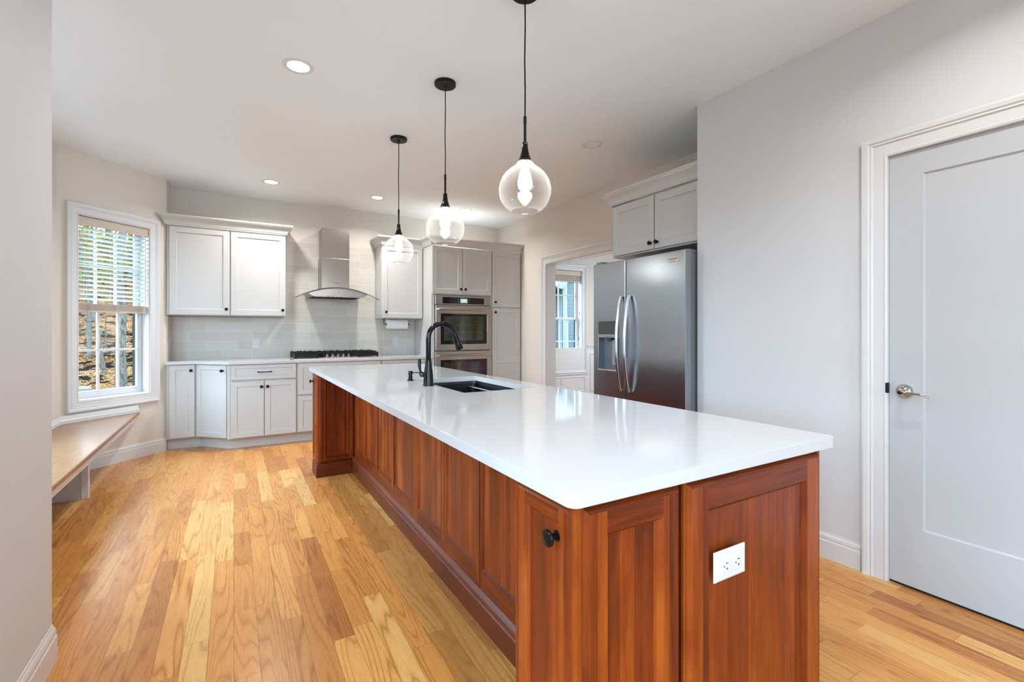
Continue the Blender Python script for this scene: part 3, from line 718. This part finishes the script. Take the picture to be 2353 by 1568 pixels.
# ------------------------------------------------------------------ outlets
def outlet(label, loc, rz, w_=.073, h_=.121, horiz=False, group=None):
    o = thing('power_outlet', label, 'outlet', loc, rz)
    if horiz: w_, h_ = .119, .073
    MB().rr(-w_/2, w_/2, -h_/2, h_/2, [(0, 0), (0, -.002), (.001, -.004), (.006, -.0062)]).build('cover_plate', M['plastic'], o)
    iw, ih = (.067, .034) if horiz else (.034, .067)
    ins = MB().box(-iw/2, iw/2, -.009 if horiz else -.0075, -.005, -ih/2, ih/2).build('receptacle', M['plastic'], o, bevel=.001)
    yy = -.0092 if horiz else -.0077
    for s_ in (-1, 1):
        sl = MB()
        def bx(a0, a1, b0, b1):
            if horiz: sl.box(b0, b1, yy-.0002, yy+.001, -a1, -a0)
            else: sl.box(a0, a1, yy-.0002, yy+.001, b0, b1)
        cz = s_*.0225 if horiz else s_*.019
        bx(-.0075, -.0055, cz-.001, cz+.007); bx(.0055, .0075, cz+.0, cz+.0065)
        if horiz: bx(.0055, .0105, cz+.0025, cz+.004)
        bx(-.0018, .0018, cz-.0095, cz-.006)
        sl.build('slots', M['slot'], ins)
    if horiz:
        MB().box(-.006, -.0005, yy-.0009, yy, -.009, .009).box(.0005, .006, yy-.0009, yy, -.009, .009).build('test_button', M['plastic'], ins, bevel=.0004)
    for s_ in (-1, 1):
        p = (s_*.048, -.0062, 0) if horiz else (0, -.0062, s_*.049)
        MB().lathe([(.003, 0), (.0025, -.0012), (.001, -.0014)], p, 'y', 12).build('screw', M['plastic'], o, True)
    return o
outlet('white wall outlet on the tile left of the cooktop', (.222, 6.180, 1.062), 0)
outlet('white wall outlet on the tile below the paper towel roll', (1.846, 6.180, 1.066), 0)
outlet('white outlet plate on the side wall at the left end of the counter, seen edge-on', (-.578, 6.06, 1.064), R(90), w_=.073)
outlet('white outlet on the dining room wainscot below the window', (4.584, 6.178, .385), 0)
outlet('white horizontal outlet on the red wood end panel of the island', (1.052, .7325, .634), 0, horiz=True)

# ------------------------------------------------------------------ refrigerator and cabinet above
fg = thing('refrigerator', 'stainless side-by-side refrigerator with water dispenser, right of the dining room opening', 'refrigerator', (2.59, 3.058, 0), R(-90))
MB().box(.006, .905, .078, .79, .02, 1.742).build('body', M['fridgeside'], fg, bevel=.004)
zt = 1.752
dl_ = MB(); cells(dl_, [.003, .069, .302, .374], [.05, .892, 1.152, zt], lambda x, z: .069 < x < .302 and .892 < z < 1.152, 0, .066)
dl_ = dl_.build('freezer_door', M['fridge'], fg, bevel=.006)
cv = MB(); cv.rings([[(.069, .0, .892), (.302, .0, .892), (.302, .0, 1.152), (.069, .0, 1.152)], [(.074, .055, .90), (.297, .055, .90), (.297, .055, 1.15), (.074, .055, 1.15)]], cap0=False)
cv.build('dispenser_cavity', M['cavity'], dl_)
MB().box(.069, .302, -.004, .004, 1.176, 1.282).build('dispenser_panel', M['panel'], dl_, bevel=.001)
ps = MB().box(.069, .302, -.008, .004, 1.150, 1.176).build('dispenser_strip', M['panel2'], dl_, bevel=.002)
for i in range(3): MB().box(.15+.03*i, .166+.03*i, -.0088, -.0078, 1.158, 1.162).build('icon', M['ink'], ps)
MB().box(.20, .26, .025, .055, .93, 1.13).build('paddle', M['panel2'], dl_, bevel=.004)
MB().box(.15, .19, .02, .05, 1.12, 1.152).build('spout', M['panel'], dl_, bevel=.004)
MB().box(.066, .305, -.012, .052, .884, .894).build('drip_tray', M['steel'], dl_, bevel=.003)
dr_ = MB().box(.382, .933, 0, .066, .05, zt).build('fridge_door', M['fridge'], fg, bevel=.006)
for dd, x in ((dl_, .345), (dr_, .432)):
    hp = [(x, -.014-.052*math.sin(math.pi*min(1, max(0, i/16)))**.7, .742+.728*i/16) for i in range(17)]
    MB().tube(hp, .0125, 14, (1.05, 1.0), up=(1, 0, 0)).build('handle', M['satin'], dd, True)
MB().box(.372, .384, .012, .08, .05, 1.74).build('door_gap_shade', M['gap'], fg)  # dark fill put in to shade the gap between the doors
bd = MB().box(.787, .878, -.003, 0, 1.672, 1.710).build('badge', M['plate'], dr_, bevel=.001)
text('badge_text', 'FRIGIDAIRE', .0145, (.8325, -.0034, 1.697), M['ink'], bd)
text('badge_subtext', 'G A L L E R Y', .0085, (.8325, -.0034, 1.680), M['ink'], bd)
MB().box(.015, .09, .02, .16, 1.742, 1.772).build('hinge_cover', M['fridgeside'], fg, bevel=.006)
MB().box(.845, .90, .07, .16, 1.742, 1.765).build('hinge_cover', M['fridgeside'], fg, bevel=.006)
MB().box(.02, .91, .03, .08, .0, .05).build('base_grille', M['fridgeside'], fg)

c = thing('wall_cabinet', 'deep white two-door cabinet with crown moulding above the refrigerator', 'cabinet', (2.812, 3.062, 1.826), R(-90))
MB().box(0, .932, 0, .596, 0, .444).build('body', M['cab'], c, bevel=.002)
cab_door(c, .022, .474, .012, .430, (.446, .060)); cab_door(c, .484, .922, .012, .430, (.512, .060))
crown('crown', [(0, .59), (0, -.012), (.930, -.012)], c, z=.444)

# ------------------------------------------------------------------ island
IX0, IX1, IY0, IY1 = .556, 1.536, .717, 4.40
isl = thing('kitchen_island', 'long cherry-stained wood island with panelled side and end, in the room centre', 'kitchen island', (IX0, IY0, 0))
# body: local origin at the near-left corner
core = MB(); cells(core, [.255, 1.42, 2.245, 3.42], [.02, .60, .861], lambda a, z: 1.42 < a < 2.245 and z > .6, -.925, -.335)
isl_core = core.build('body', M['cherry'], isl, rot=(0, 0, R(90)))
core2 = MB().box(.045, .93, .048, .254, .0, .861); core2.build('end_body', M['cherry'], isl, bevel=.002)
core3 = MB().box(.045, .93, 3.44, 3.65, .0, .861); core3.build('end_body', M['cherry'], isl, bevel=.002)
def island_part(name, mb, loc, rz, mat='cherry', parent=None):
    o = mb.build(name, M[mat], parent or isl, loc=loc, rot=(0, 0, rz)); me = o.data
    me.materials.append(M['cherryr'])
    zs = [v.co.z for v in me.vertices]; xs = [v.co.x for v in me.vertices]; xm = (min(xs)+max(xs))/2
    for p in me.polygons:
        big = max(me.vertices[i].co.x for i in p.vertices)-min(me.vertices[i].co.x for i in p.vertices)
        tall = max(me.vertices[i].co.z for i in p.vertices)-min(me.vertices[i].co.z for i in p.vertices)
        if abs(p.center.x-xm) < .02 and tall < .12 and big > .05: p.material_index = 1
    return o
# near end (faces -y): corner filler, narrow panel, wide panel
MB().box(.031, .050, .030, .045, 0, .861).build('corner_post', M['cherry'], isl, bevel=.004)
island_part('end_panel', door_mb(.044, .333, .10, .851, .02, .062, .040, cherry=True), (0, 0, 0), 0)
island_part('end_panel', door_mb(.351, .935, .10, .851, .02, .075, .040, cherry=True), (0, 0, 0), 0)
MB().box(.920, .936, .024, .3, 0, .861).build('corner_post', M['cherry'], isl, bevel=.003)
SK = [(0, 0), (.013, 0), (.013, .078), (.010, .084), (.011, .09), (.006, .100), (0, .104)]
# near-left pull-out column (faces -x), local x runs towards the camera
dd = island_part('door', door_mb(0, .222, .10, .851, .02, .045, 0, cherry=True), (.046, .258, 0), R(-90))
knob(dd, .171, .776, -.02, 1.12)
MB().box(.030, .32, .254, .262, 0, .861).build('side_panel', M['cherry'], isl, bevel=.002)
# far-left column
dd = island_part('door', door_mb(0, .205, .115, .851, .02, .045, 0, cherry=True), (.046, 3.650, 0), R(-90))
knob(dd, .04, .776, -.02, 1.0)
island_part('side_panel', door_mb(.046, .33, .112, .851, .016, .052, 3.441, cherry=True), (0, 0, 0), 0)
# recessed back panels
XB = .322
seg = [(3.37, 3.01), (3.01, 2.65), (2.65, 2.26), (2.26, 1.88), (1.80, 1.41), (1.41, 1.03), (1.03, .65), (.65, .27)]
for a, b_ in seg:
    L = a-b_
    mbp = MB(); e = .004
    mbp.rings([[(e, 0, .14), (L-e, 0, .14), (L-e, 0, .86), (e, 0, .86)], [(e, -.008, .14), (L-e, -.008, .14), (L-e, -.008, .86), (e, -.008, .86)],
               [(.012, -.008, .222), (L-.046, -.008, .222), (L-.046, -.008, .85), (.012, -.008, .85)], [(.018, .001, .230), (L-.052, .001, .230), (L-.052, .001, .848), (.018, .001, .848)]])
    island_part('back_panel', mbp, (XB+.005, a, 0), R(-90))
MB().box(XB-.004, XB+.012, 1.80, 1.88, .14, .861).build('stile', M['cherry'], isl, bevel=.002)
SK2 = [(0, 0), (.012, 0), (.012, .088), (.008, .094), (.010, .102), (.016, .108), (.014, .122), (.005, .136), (0, .142)]
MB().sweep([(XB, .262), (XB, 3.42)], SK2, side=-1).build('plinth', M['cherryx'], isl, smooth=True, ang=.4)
SK = [(0, 0), (.012, 0), (.012, .078), (.008, .085), (.010, .092), (.005, .102), (0, .106)]
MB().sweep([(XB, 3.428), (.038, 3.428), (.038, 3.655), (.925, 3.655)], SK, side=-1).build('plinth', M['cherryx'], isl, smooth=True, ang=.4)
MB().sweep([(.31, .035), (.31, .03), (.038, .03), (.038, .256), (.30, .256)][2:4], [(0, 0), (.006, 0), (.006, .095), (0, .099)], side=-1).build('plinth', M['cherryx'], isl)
# working side (faces the refrigerator)
for i in range(5):
    y0 = .10+i*.70
    island_part('door', door_mb(0, .69, .115, .68, .02, .06, 0, cherry=True), (.930, y0, 0), R(90))
    dd = island_part('drawer', door_mb(0, .69, .70, .851, .02, .04, 0, cherry=True), (.930, y0, 0), R(90))
    knob(dd, .345, .775)

def rounded(x0, x1, y0, y1, r, n=6):
    pts = []
    for cx_, cy_, a0 in ((x1-r, y1-r, 0), (x0+r, y1-r, 90), (x0+r, y0+r, 180), (x1-r, y0+r, 270)):
        for i in range(n+1):
            a = R(a0+90*i/n); pts.append((cx_+r*math.cos(a), cy_+r*math.sin(a)))
    return pts
def slab_hole(name, outer, inner, z0, z1, mat, parent=None, bevel=.004):
    bm = bmesh.new(); loops = []
    for lp in (outer, inner):
        vs = [bm.verts.new((x, y, z1)) for x, y in lp]; loops.append([bm.edges.new((vs[i], vs[(i+1) % len(vs)])) for i in range(len(vs))])
    bmesh.ops.triangle_fill(bm, use_beauty=True, use_dissolve=False, edges=loops[0]+loops[1])
    r = bmesh.ops.extrude_face_region(bm, geom=bm.faces[:])
    for v in [g for g in r['geom'] if isinstance(g, bmesh.types.BMVert)]: v.co.z = z0
    bmesh.ops.recalc_face_normals(bm, faces=bm.faces)
    me = bpy.data.meshes.new(name); bm.to_mesh(me); bm.free(); me.materials.append(mat)
    o = bpy.data.objects.new(name, me); C.objects.link(o)
    if parent: o.parent = parent
    b = o.modifiers.new('bevel', 'BEVEL'); b.width = bevel; b.segments = 3; b.limit_method = 'ANGLE'; b.angle_limit = R(50)
    return o
SX0, SX1, SY0, SY1 = .998, 1.432, 2.17, 2.93
tag(slab_hole('island_countertop', rounded(IX0, IX1, IY0, IY1, .022), rounded(SX0, SX1, SY0, SY1, .012), .862, TOP, M['quartz']),
    'large glossy white quartz countertop with sink cutout, on top of the cherry wood island', 'countertop')
sk = thing('kitchen_sink', 'black undermount sink set in the white island countertop', 'sink', (SX0, SY0, .6))
w_, l_ = SX1-SX0, SY1-SY0
sb = MB()
def rl(i, z): return [(x, y, z) for x, y in rounded(-.008+i, w_+.008-i, -.008+i, l_+.008-i, .03, 4)]
sb.rings([rl(-.02, .2605), rl(0, .2605), rl(0.002, .245), rl(.012, .243), rl(.014, .04), rl(.03, .022), rl(.05, .02)], cap0=False)
sb.build('basin', M['sink'], sk, True)
MB().lathe([(.045, .022), (.04, .026), (.03, .024), (.001, .021)], (w_/2, l_/2, 0)).build('drain', M['steel'], sk, True)
rk = MB().box(w_-.066, w_-.040, .02, l_-.02, .224, .230)
rk.build('ledge_rack', M['steel'], sk, bevel=.002)

# faucet and dispenser
fc = thing('kitchen_faucet', 'glossy black gooseneck pull-down faucet beside the island sink', 'faucet', (.952, 2.55, TOP))
MB().lathe([(.0305, 0), (.0305, .004), (.029, .010), (.027, .05), (.0235, .085), (.0185, .125), (.017, .143)], n=32).build('base', M['black'], fc, True)
pts = [(0, 0, .140), (0, 0, .20), (0, 0, .265)]
r_ = .082
for i in range(1, 16): a = math.pi-i*math.pi*.92/15; pts.append((r_+r_*math.cos(a), 0, .272+r_*math.sin(a)))
MB().tube(pts, .0145, 18).build('spout', M['black'], fc, True)
e = Vector(pts[-1]); dirv = (Vector(pts[-1])-Vector(pts[-2])).normalized()
MB().tube([e-dirv*.002, e+dirv*.004, e+dirv*.012, e+dirv*.05, e+dirv*.088, e+dirv*.094], [.0145, .0165, .0165, .019, .0235, .021], 20).build('spray_head', M['black'], fc, True)
hn = MB().tube([(-.012, .02, .06), (-.024, .045, .062), (-.028, .052, .062)], [.015, .017, .012], 16).build('handle_hub', M['black'], fc, True)
MB().tube([(-.025, .045, .068), (-.030, .055, .085), (-.032, .060, .110), (-.032, .062, .138), (-.030, .062, .150)], [.006, .0065, .009, .0105, .005], 14).build('lever', M['black'], hn, True)
sd = thing('soap_dispenser', 'small black soap dispenser behind the faucet on the island', 'soap dispenser', (.953, 2.87, TOP))
MB().lathe([(.021, 0), (.021, .004), (.017, .007), (.013, .009), (.0125, .030), (.0105, .031), (.0105, .036), (.015, .037), (.015, .058), (.0135, .060)], n=28).build('base', M['black'], sd, True)
MB().tube([(.010, -.006, .050), (.03, -.03, .051), (.06, -.065, .051), (.068, -.075, .047)], [.004, .004, .0035, .0035], 10).build('nozzle', M['black'], sd, True)

# ------------------------------------------------------------------ pendants
def pendant(label, x, y):
    p = thing('pendant_light', label, 'pendant light', (x, y, CEIL), group=None)
    MB().lathe([(.0655, 0), (.0655, -.016), (.062, -.020), (.010, -.021), (.007, -.030), (.003, -.032)], n=40).build('canopy', M['bmatte'], p, True)
    MB().tube([(0, 0, -.02), (.002, .001, -.15), (-.0015, 0, -.32), (.001, 0, -.45), (0, 0, -.575)], .0033, 8).build('cord', M['bmatte'], p, True)
    MB().lathe([(.005, -.565), (.0072, -.567), (.0072, -.600), (.0062, -.602), (.0062, -.69), (.0072, -.692)], n=20).build('rod', M['bmatte'], p, True)
    MB().lathe([(.008, -.684), (.0125, -.685), (.0125, -.698), (.0155, -.720), (.021, -.742), (.028, -.760), (.0355, -.774), (.034, -.775)], n=32).build('socket_cone', M['black'], p, True)
    prof = [(.0345, -.770), (.040, -.782), (.052, -.793), (.068, -.804), (.086, -.820), (.102, -.841), (.113, -.864), (.1185, -.889), (.1175, -.914), (.110, -.941), (.097, -.964), (.080, -.982), (.062, -.992)]
    g = MB().lathe(prof, n=56, cap=False).build('glass_shade', M['glass'], p, True)
    s_ = g.modifiers.new('solid', 'SOLIDIFY'); s_.thickness = .0018; s_.offset = -1
    MB().tube([(.062*math.cos(a*math.pi/24), .062*math.sin(a*math.pi/24), -.992) for a in range(49)], .0016, 6).build('glass_rim', M['glass'], g, True)
    MB().lathe([(.012, -.775), (.013, -.785), (.016, -.80), (.024, -.825), (.031, -.855), (.0325, -.872), (.028, -.890), (.015, -.902), (.003, -.909)], n=28).build('bulb', M['bulb'], p, True)
    MB().lathe([(.016, -.765), (.016, -.786), (.012, -.788)], n=20).build('bulb_base', M['plate'], p, True)
pendant('nearest and largest-looking clear glass pendant lamp on a black cord over the island', 1.128, 1.800)
pendant('middle clear glass pendant lamp on a black cord, between the other two', 1.124, 2.72)
pendant('farthest clear glass pendant lamp, in front of the wall cabinet door', 1.129, 3.69)

# ------------------------------------------------------------------ recessed downlights
def downlight(label, x, y, on=True, cast=True, power=None):
    p = thing('recessed_light', label, 'ceiling light', (x, y, CEIL))
    MB().lathe([(.058, .0), (.060, -.003), (.078, -.0045), (.084, -.003), (.085, 0), (.058, 0)], n=44, cap=False).build('trim_ring', M['trim'], p, True)
    MB().lathe([(.0585, -.0005), (.0585, -.0025), (.001, -.003)], n=40).build('diffuser', M['disc'] if on else M['discoff'], p, True)
    if on:
        l = bpy.data.lights.new('downlight_lamp', 'AREA'); l.shape = 'DISK'; l.size = .11; l.energy = power or DOWNLIGHT_W; l.color = (1, .98, .955); l.spread = R(150)
        o = bpy.data.objects.new('downlight_lamp', l); C.objects.link(o); o.parent = p; o.location = (0, 0, -.012)
downlight('large lit recessed ceiling light nearest the camera on the left', .322, 2.98, power=4.5)
downlight('lit recessed ceiling light above the left wall cabinet', .331, 5.437)
downlight('lit recessed ceiling light between the hood and the farthest pendant', 1.42, 5.455)
downlight('lit recessed ceiling light in front of the oven cabinet, behind the middle pendant', 2.523, 5.46)
downlight('unlit recessed ceiling light near the refrigerator cabinet', 2.532, 3.005, on=False)
for x, y, lb in ((.33, .55, 'unseen fill light added straight above the viewpoint, left row'), (2.0, .55, 'unseen fill light added above the white door side of the island'), (.33, -1.7, 'unseen fill light added near the rear window, left row'), (2.0, -1.7, 'unseen fill light added near the rear window, right row')):
    downlight(lb, x, y, power=3.5)  # unseen lamps added to lift the light around the viewpoint

downlight('unseen fill light added in the dining room beyond the opening', 4.9, 4.6, power=8)  # lamp added out of view to offset the blue daylight there
# ------------------------------------------------------------------ bench in the bay
bn = thing('window_bench', 'built-in bay window bench with oak seat and white supports at the left', 'bench', (-1.25, 5.224, 0))
seat = [(.478, .445), (.470, .462), (.012, .012), (.012, -2.22), (.478, -2.675)]
MB().prism(seat, .405, .434).build('seat', M['bench'], bn, bevel=.009, seg=3)
MB().sweep([(.452, .43), (.452, -2.65)], [(0, .352), (.010, .352), (.010, .372), (.014, .378), (.016, .398), (.010, .405), (0, .405)][::1]).build('apron', M['trim'], bn, smooth=True, ang=.4)
MB().box(.02, .45, -2.2, -.01, .375, .404).build('sub_frame', M['cab'], bn)
for yy in (-.755, -2.0):
    MB().box(.016, .315, yy, yy+.02, .0, .375).build('support_panel', M['cab'], bn)
    MB().box(.312, .352, yy-.008, yy+.03, .0, .375).build('post', M['trim'], bn, bevel=.002)
cv_ = [(0, .4345), (.020, .4345), (.020, .462), (.015, .468), (.014, .480), (.008, .492), (.006, .500), (0, .500)]
MB().sweep([(.012, -2.2), (.012, -.005), (.465, .441)], cv_).build('back_molding', M['trim'], bn, smooth=True, ang=.4)

# ------------------------------------------------------------------ blinds
def blind(label, loc, rz, x0, x1, ztop, zbot, n, stack):
    b = thing('window_blind', label, 'window blind', (*loc, 0), rz)
    MB().prismy([(x0+.004, ztop-.078), (x1-.004, ztop-.078), (x1-.004, ztop-.006), (x0+.004, ztop-.006)], .006, .016).build('valance', M['weave'], b, bevel=.002)
    MB().box(x1-.010, x1-.005, .010, .05, ztop-.078, ztop-.006).build('valance_return', M['weave'], b)
    MB().box(x0+.012, x1-.012, .020, .066, ztop-.05, ztop-.008).build('head_rail', M['slat'], b)
    pitch = (ztop-.085-zbot)/max(1, n)
    for i in range(n):
        z = ztop-.10-i*pitch
        L0, L1 = x0+.010, x1-.016
        vs = []
        for k in range(5):
            t = k/4-.5; yy = .043+.046*t; zz = z-.015*t+.004*(.25-t*t)*4*.5
            vs.append((yy, zz))
        loops = [[(L, yy, zz) for yy, zz in vs]+[(L, yy, zz-.0025) for yy, zz in vs[::-1]] for L in (L0, L1)]
        MB().rings(loops).build('slat', M['slat'], b)
    st_ = MB()
    for i in range(stack): st_.box(x0+.010, x1-.014, .018, .068, zbot-.02-i*.0062-.0045, zbot-.02-i*.0062)
    st_.build('stacked_slats', M['weave'], b, bevel=.001)
    zb = zbot-.02-stack*.0062
    MB().box(x0+.010, x1-.016, .018, .068, zb-.018, zb-.001).build('bottom_rail', M['weave'], b, bevel=.004)
    for t in (.14, .5, .86):
        xc = x0+(x1-x0)*t
        MB().tube([(xc, .0185, ztop-.06), (xc, .0185, zbot-.02)], .0009, 5).box(xc-.001, xc+.001, .067, .069, zbot, ztop-.06).build('ladder_cord', M['cord'], b)
        MB().tube([(xc+.014*math.sin(i*1.9), .0155+.0012*math.cos(i*2.3), zbot-.018-i*(stack*.0062+.016)/14) for i in range(15)], .0015, 5).build('gathered_cord', M['cord'], b)
    return b
b = blind('pale horizontal blind lowered halfway over the bay window on the left', (-1.25, 5.224), DR, .1575, .7545, WIN[1]-.006, 1.462, 16, 9)
MB().tube([(.715, -.006, 2.12), (.715, -.008, 1.9), (.715, -.008, 1.37)], .0035, 8).build('wand', M['weave'], b, True)
b = blind('pale horizontal blind raised into a stack at the top of the dining room window', (-.588, 6.19), 0, 4.393+.588, 4.991+.588, WIN[1]-.006, 2.138, 0, 15)
MB().tube([(5.525, .02, 2.05), (5.535, .01, 1.7), (5.54, .01, 1.52)], .0012, 5).build('pull_cord', M['cord'], b)
MB().tube([(5.54, .01, 1.53), (5.54, .01, 1.47)], [.003, .006], 8).build('cord_tassel', M['bmatte'], b, True)
MB().tube([(5.54, .01, 1.47), (5.53, .012, 1.2), (5.53, .012, 1.10)], .0012, 5).build('pull_cord', M['cord'], b)
MB().tube([(5.53, .012, 1.10), (5.53, .012, 1.06)], [.003, .006], 8).build('cord_tassel', M['bmatte'], b, True)

# ------------------------------------------------------------------ outdoors
def gz(x, y):
    d_ = max(0, y-19.5)*1.25+max(0, -x-9)*.8+max(0, x-14)*.5
    return -.42+.21*d_*(1 if d_ > 0 else 0)+.10*math.sin(x*.7+y*.4)+.05*math.sin(x*2.1-y*1.3)
gm = MB(); nx_, ny_ = 90, 70
X0, X1, Y0, Y1 = -46, 46, 6.40, 60
vs = [(X0+(X1-X0)*i/nx_, Y0+(Y1-Y0)*(j/ny_)**1.4, 0) for j in range(ny_+1) for i in range(nx_+1)]
vs = [(x, y, gz(x, y)) for x, y, _ in vs]
gm.add(vs, [(j*(nx_+1)+i, j*(nx_+1)+i+1, (j+1)*(nx_+1)+i+1, (j+1)*(nx_+1)+i) for j in range(ny_) for i in range(nx_)])
vs = [(-1.75-(32)*(i/20)**1.3, -30+36.4*j/20, 0) for j in range(21) for i in range(21)]
vs = [(x, y, gz(x, y)) for x, y, _ in vs]
gm.add(vs, [(j*21+i, j*21+i+1, (j+1)*21+i+1, (j+1)*21+i) for j in range(20) for i in range(20)])
tag(gm.build('ground', M['ground'], smooth=True, ang=3), kind='structure')

def tree(label, x, y, r, h, lean=(0, 0), barkm='bark1', leaf=None, nleaf=0, group=None, crown_z=None, cr=2.0, seed=0, branches=4, lsize=.10):
    rn = random.Random(seed); z0 = gz(x, y)-.30
    t = thing('tree', label, 'tree', (x, y, z0), group=group)
    pts, rad = [], []
    for i in range(13):
        f = i/12; pts.append((lean[0]*f*h+.06*rn.uniform(-1, 1)*(i > 0)*r*8, lean[1]*f*h+.04*rn.uniform(-1, 1)*(i > 0)*r*8, f*h)); rad.append(r*(1.35 if i == 0 else 1.08 if i == 1 else 1-.72*f))
    MB().tube(pts, rad, 14).build('trunk', M[barkm], t, True)
    for b_ in range(branches):
        k = rn.randint(4, 11); p = Vector(pts[k]); a = rn.uniform(0, 6.28); L = rn.uniform(.8, 2.2)
        q = [p+Vector((math.cos(a)*L*s, math.sin(a)*L*s, L*.6*s+.1*math.sin(s*5))) for s in (0, .25, .5, .75, 1)]
        MB().tube(q, [rad[k]*.4, rad[k]*.3, rad[k]*.22, rad[k]*.14, .01], 7).build('branch', M[barkm], t, True)
    if leaf:
        lb = MB(); cz = crown_z or h*.7
        for i in range(nleaf):
            a, e_, rr = rn.uniform(0, 6.28), rn.uniform(-1, 1), cr*rn.random()**.5
            c_ = Vector((lean[0]*cz+rr*math.cos(a), lean[1]*cz+rr*math.sin(a), cz+e_*h*.36))
            u = Vector((rn.gauss(0, 1), rn.gauss(0, 1), rn.gauss(0, 1))).normalized(); v = u.cross(Vector((rn.gauss(0, 1), rn.gauss(0, 1), .3))).normalized(); s_ = lsize*rn.uniform(.6, 1.3)
            lb.add([c_-u*s_, c_+v*s_*.55, c_+u*s_, c_-v*s_*.55], [(0, 1, 2, 3)])
        tag(lb.build('foliage', M[leaf], t), kind='stuff')
    return t
tree('thick grey tree trunk close behind the bay window, at the right of its panes', -1.78, 11.0, .088, 9, (.005, 0), 'bark1', seed=1, branches=0)
tree('leaning blotchy tree in the middle panes of the bay window', -3.65, 20.5, .058, 9, (-.15, 0), 'bark2', 'leafy', 500, seed=2, crown_z=6.2, cr=1.1, branches=1)
tree('straight pale tree left of the leaning one in the bay window', -4.49, 22.4, .062, 11, (.01, 0), 'bark1', 'leafy', 500, seed=3, crown_z=7, cr=1.1, branches=1)
tree('thin crooked sapling between the leaning tree and the thick trunk', -4.15, 23.2, .022, 6.5, (-.02, 0), 'bark2', 'leafo', 260, seed=4, crown_z=3.9, cr=.8, branches=1)
tree('thin crooked sapling at the left edge of the bay window panes', -5.1, 25.0, .024, 7, (.03, 0), 'bark2', 'leafy', 260, seed=5, crown_z=4.4, cr=.8, branches=1)
lab = 'distant autumn woodland tree beyond the windows'
rs = random.Random(11); placed = []
for i in range(130):
    if i < 80:
        y = rs.uniform(20, 46); x = -y*rs.uniform(.02, .42)
    elif i < 115: y = rs.uniform(22, 48); x = y*rs.uniform(.66, .86)
    else: y = rs.uniform(-14, 5); x = rs.uniform(-26, -12)
    if any(math.hypot(x-a, y-b_) < 3.3 for a, b_ in placed+[(-1.8, 11), (-4.6, 20.5), (-4.49, 22.4), (-4.2, 23.2), (-5.1, 25)]) or (-.25 < x/y < -.12 and y < 29 and y > 0): continue
    placed.append((x, y))
    tree(lab, x, y, rs.uniform(.06, .17), rs.uniform(8, 13), (rs.uniform(-.02, .02), 0), rs.choice(['bark1', 'bark3', 'bark2']), rs.choice(['leafy', 'leafo', 'leafy', 'leafg']), 650, group='distant woodland trees', seed=100+i, cr=1.55, lsize=.18, branches=2)
rkm = MB().lathe([(.1, -.1), (.42, .0), (.40, .16), (.25, .27), (.02, .31)], n=14).build('boulder', M['rock'], smooth=True, loc=(-3.6, 17.3, gz(-3.6, 17.3)))
rkm.scale = (.5, .36, .45); tag(rkm, 'low pale boulder on the leaf-covered ground, low in the bay window', 'rock')
# neighbouring wing of the house seen through the dining room window
hs = thing('house_wing', 'pale blue-grey clapboard house wing with gable seen through the dining window', 'house', (8.75, 11.8, -.5))
MB().box(0, 5, 0, 5, 0, 3.3).build('wall', M['siding'], hs)
MB().box(-.02, .16, -.03, .0, 0, 3.3).box(-.03, 0, -.03, .16, 0, 3.3).build('corner_board', M['exttrim'], hs)
MB().prismy([(-.35, 3.2), (5.35, 3.2), (2.5, 5.6)], 0.0, 5).build('gable', M['siding'], hs)
MB().prismy([(-.55, 3.0), (-.35, 2.95), (2.5, 5.42), (5.35, 2.95), (5.55, 3.0), (2.5, 5.75)], -.45, 5.2).build('roof_edge', M['exttrim'], hs)
MB().prismy([(-.56, 3.02), (2.5, 5.77), (5.56, 3.02), (5.56, 3.08), (2.5, 5.85), (-.56, 3.08)], -.5, 5.25).build('roof', M['roof'], hs)
wf = MB().box(1.2, 2.1, -.04, 0, 1.2, 2.6).build('window', M['exttrim'], hs); MB().box(1.27, 2.03, -.05, -.035, 1.27, 2.53).build('pane', M['bglass'], wf)
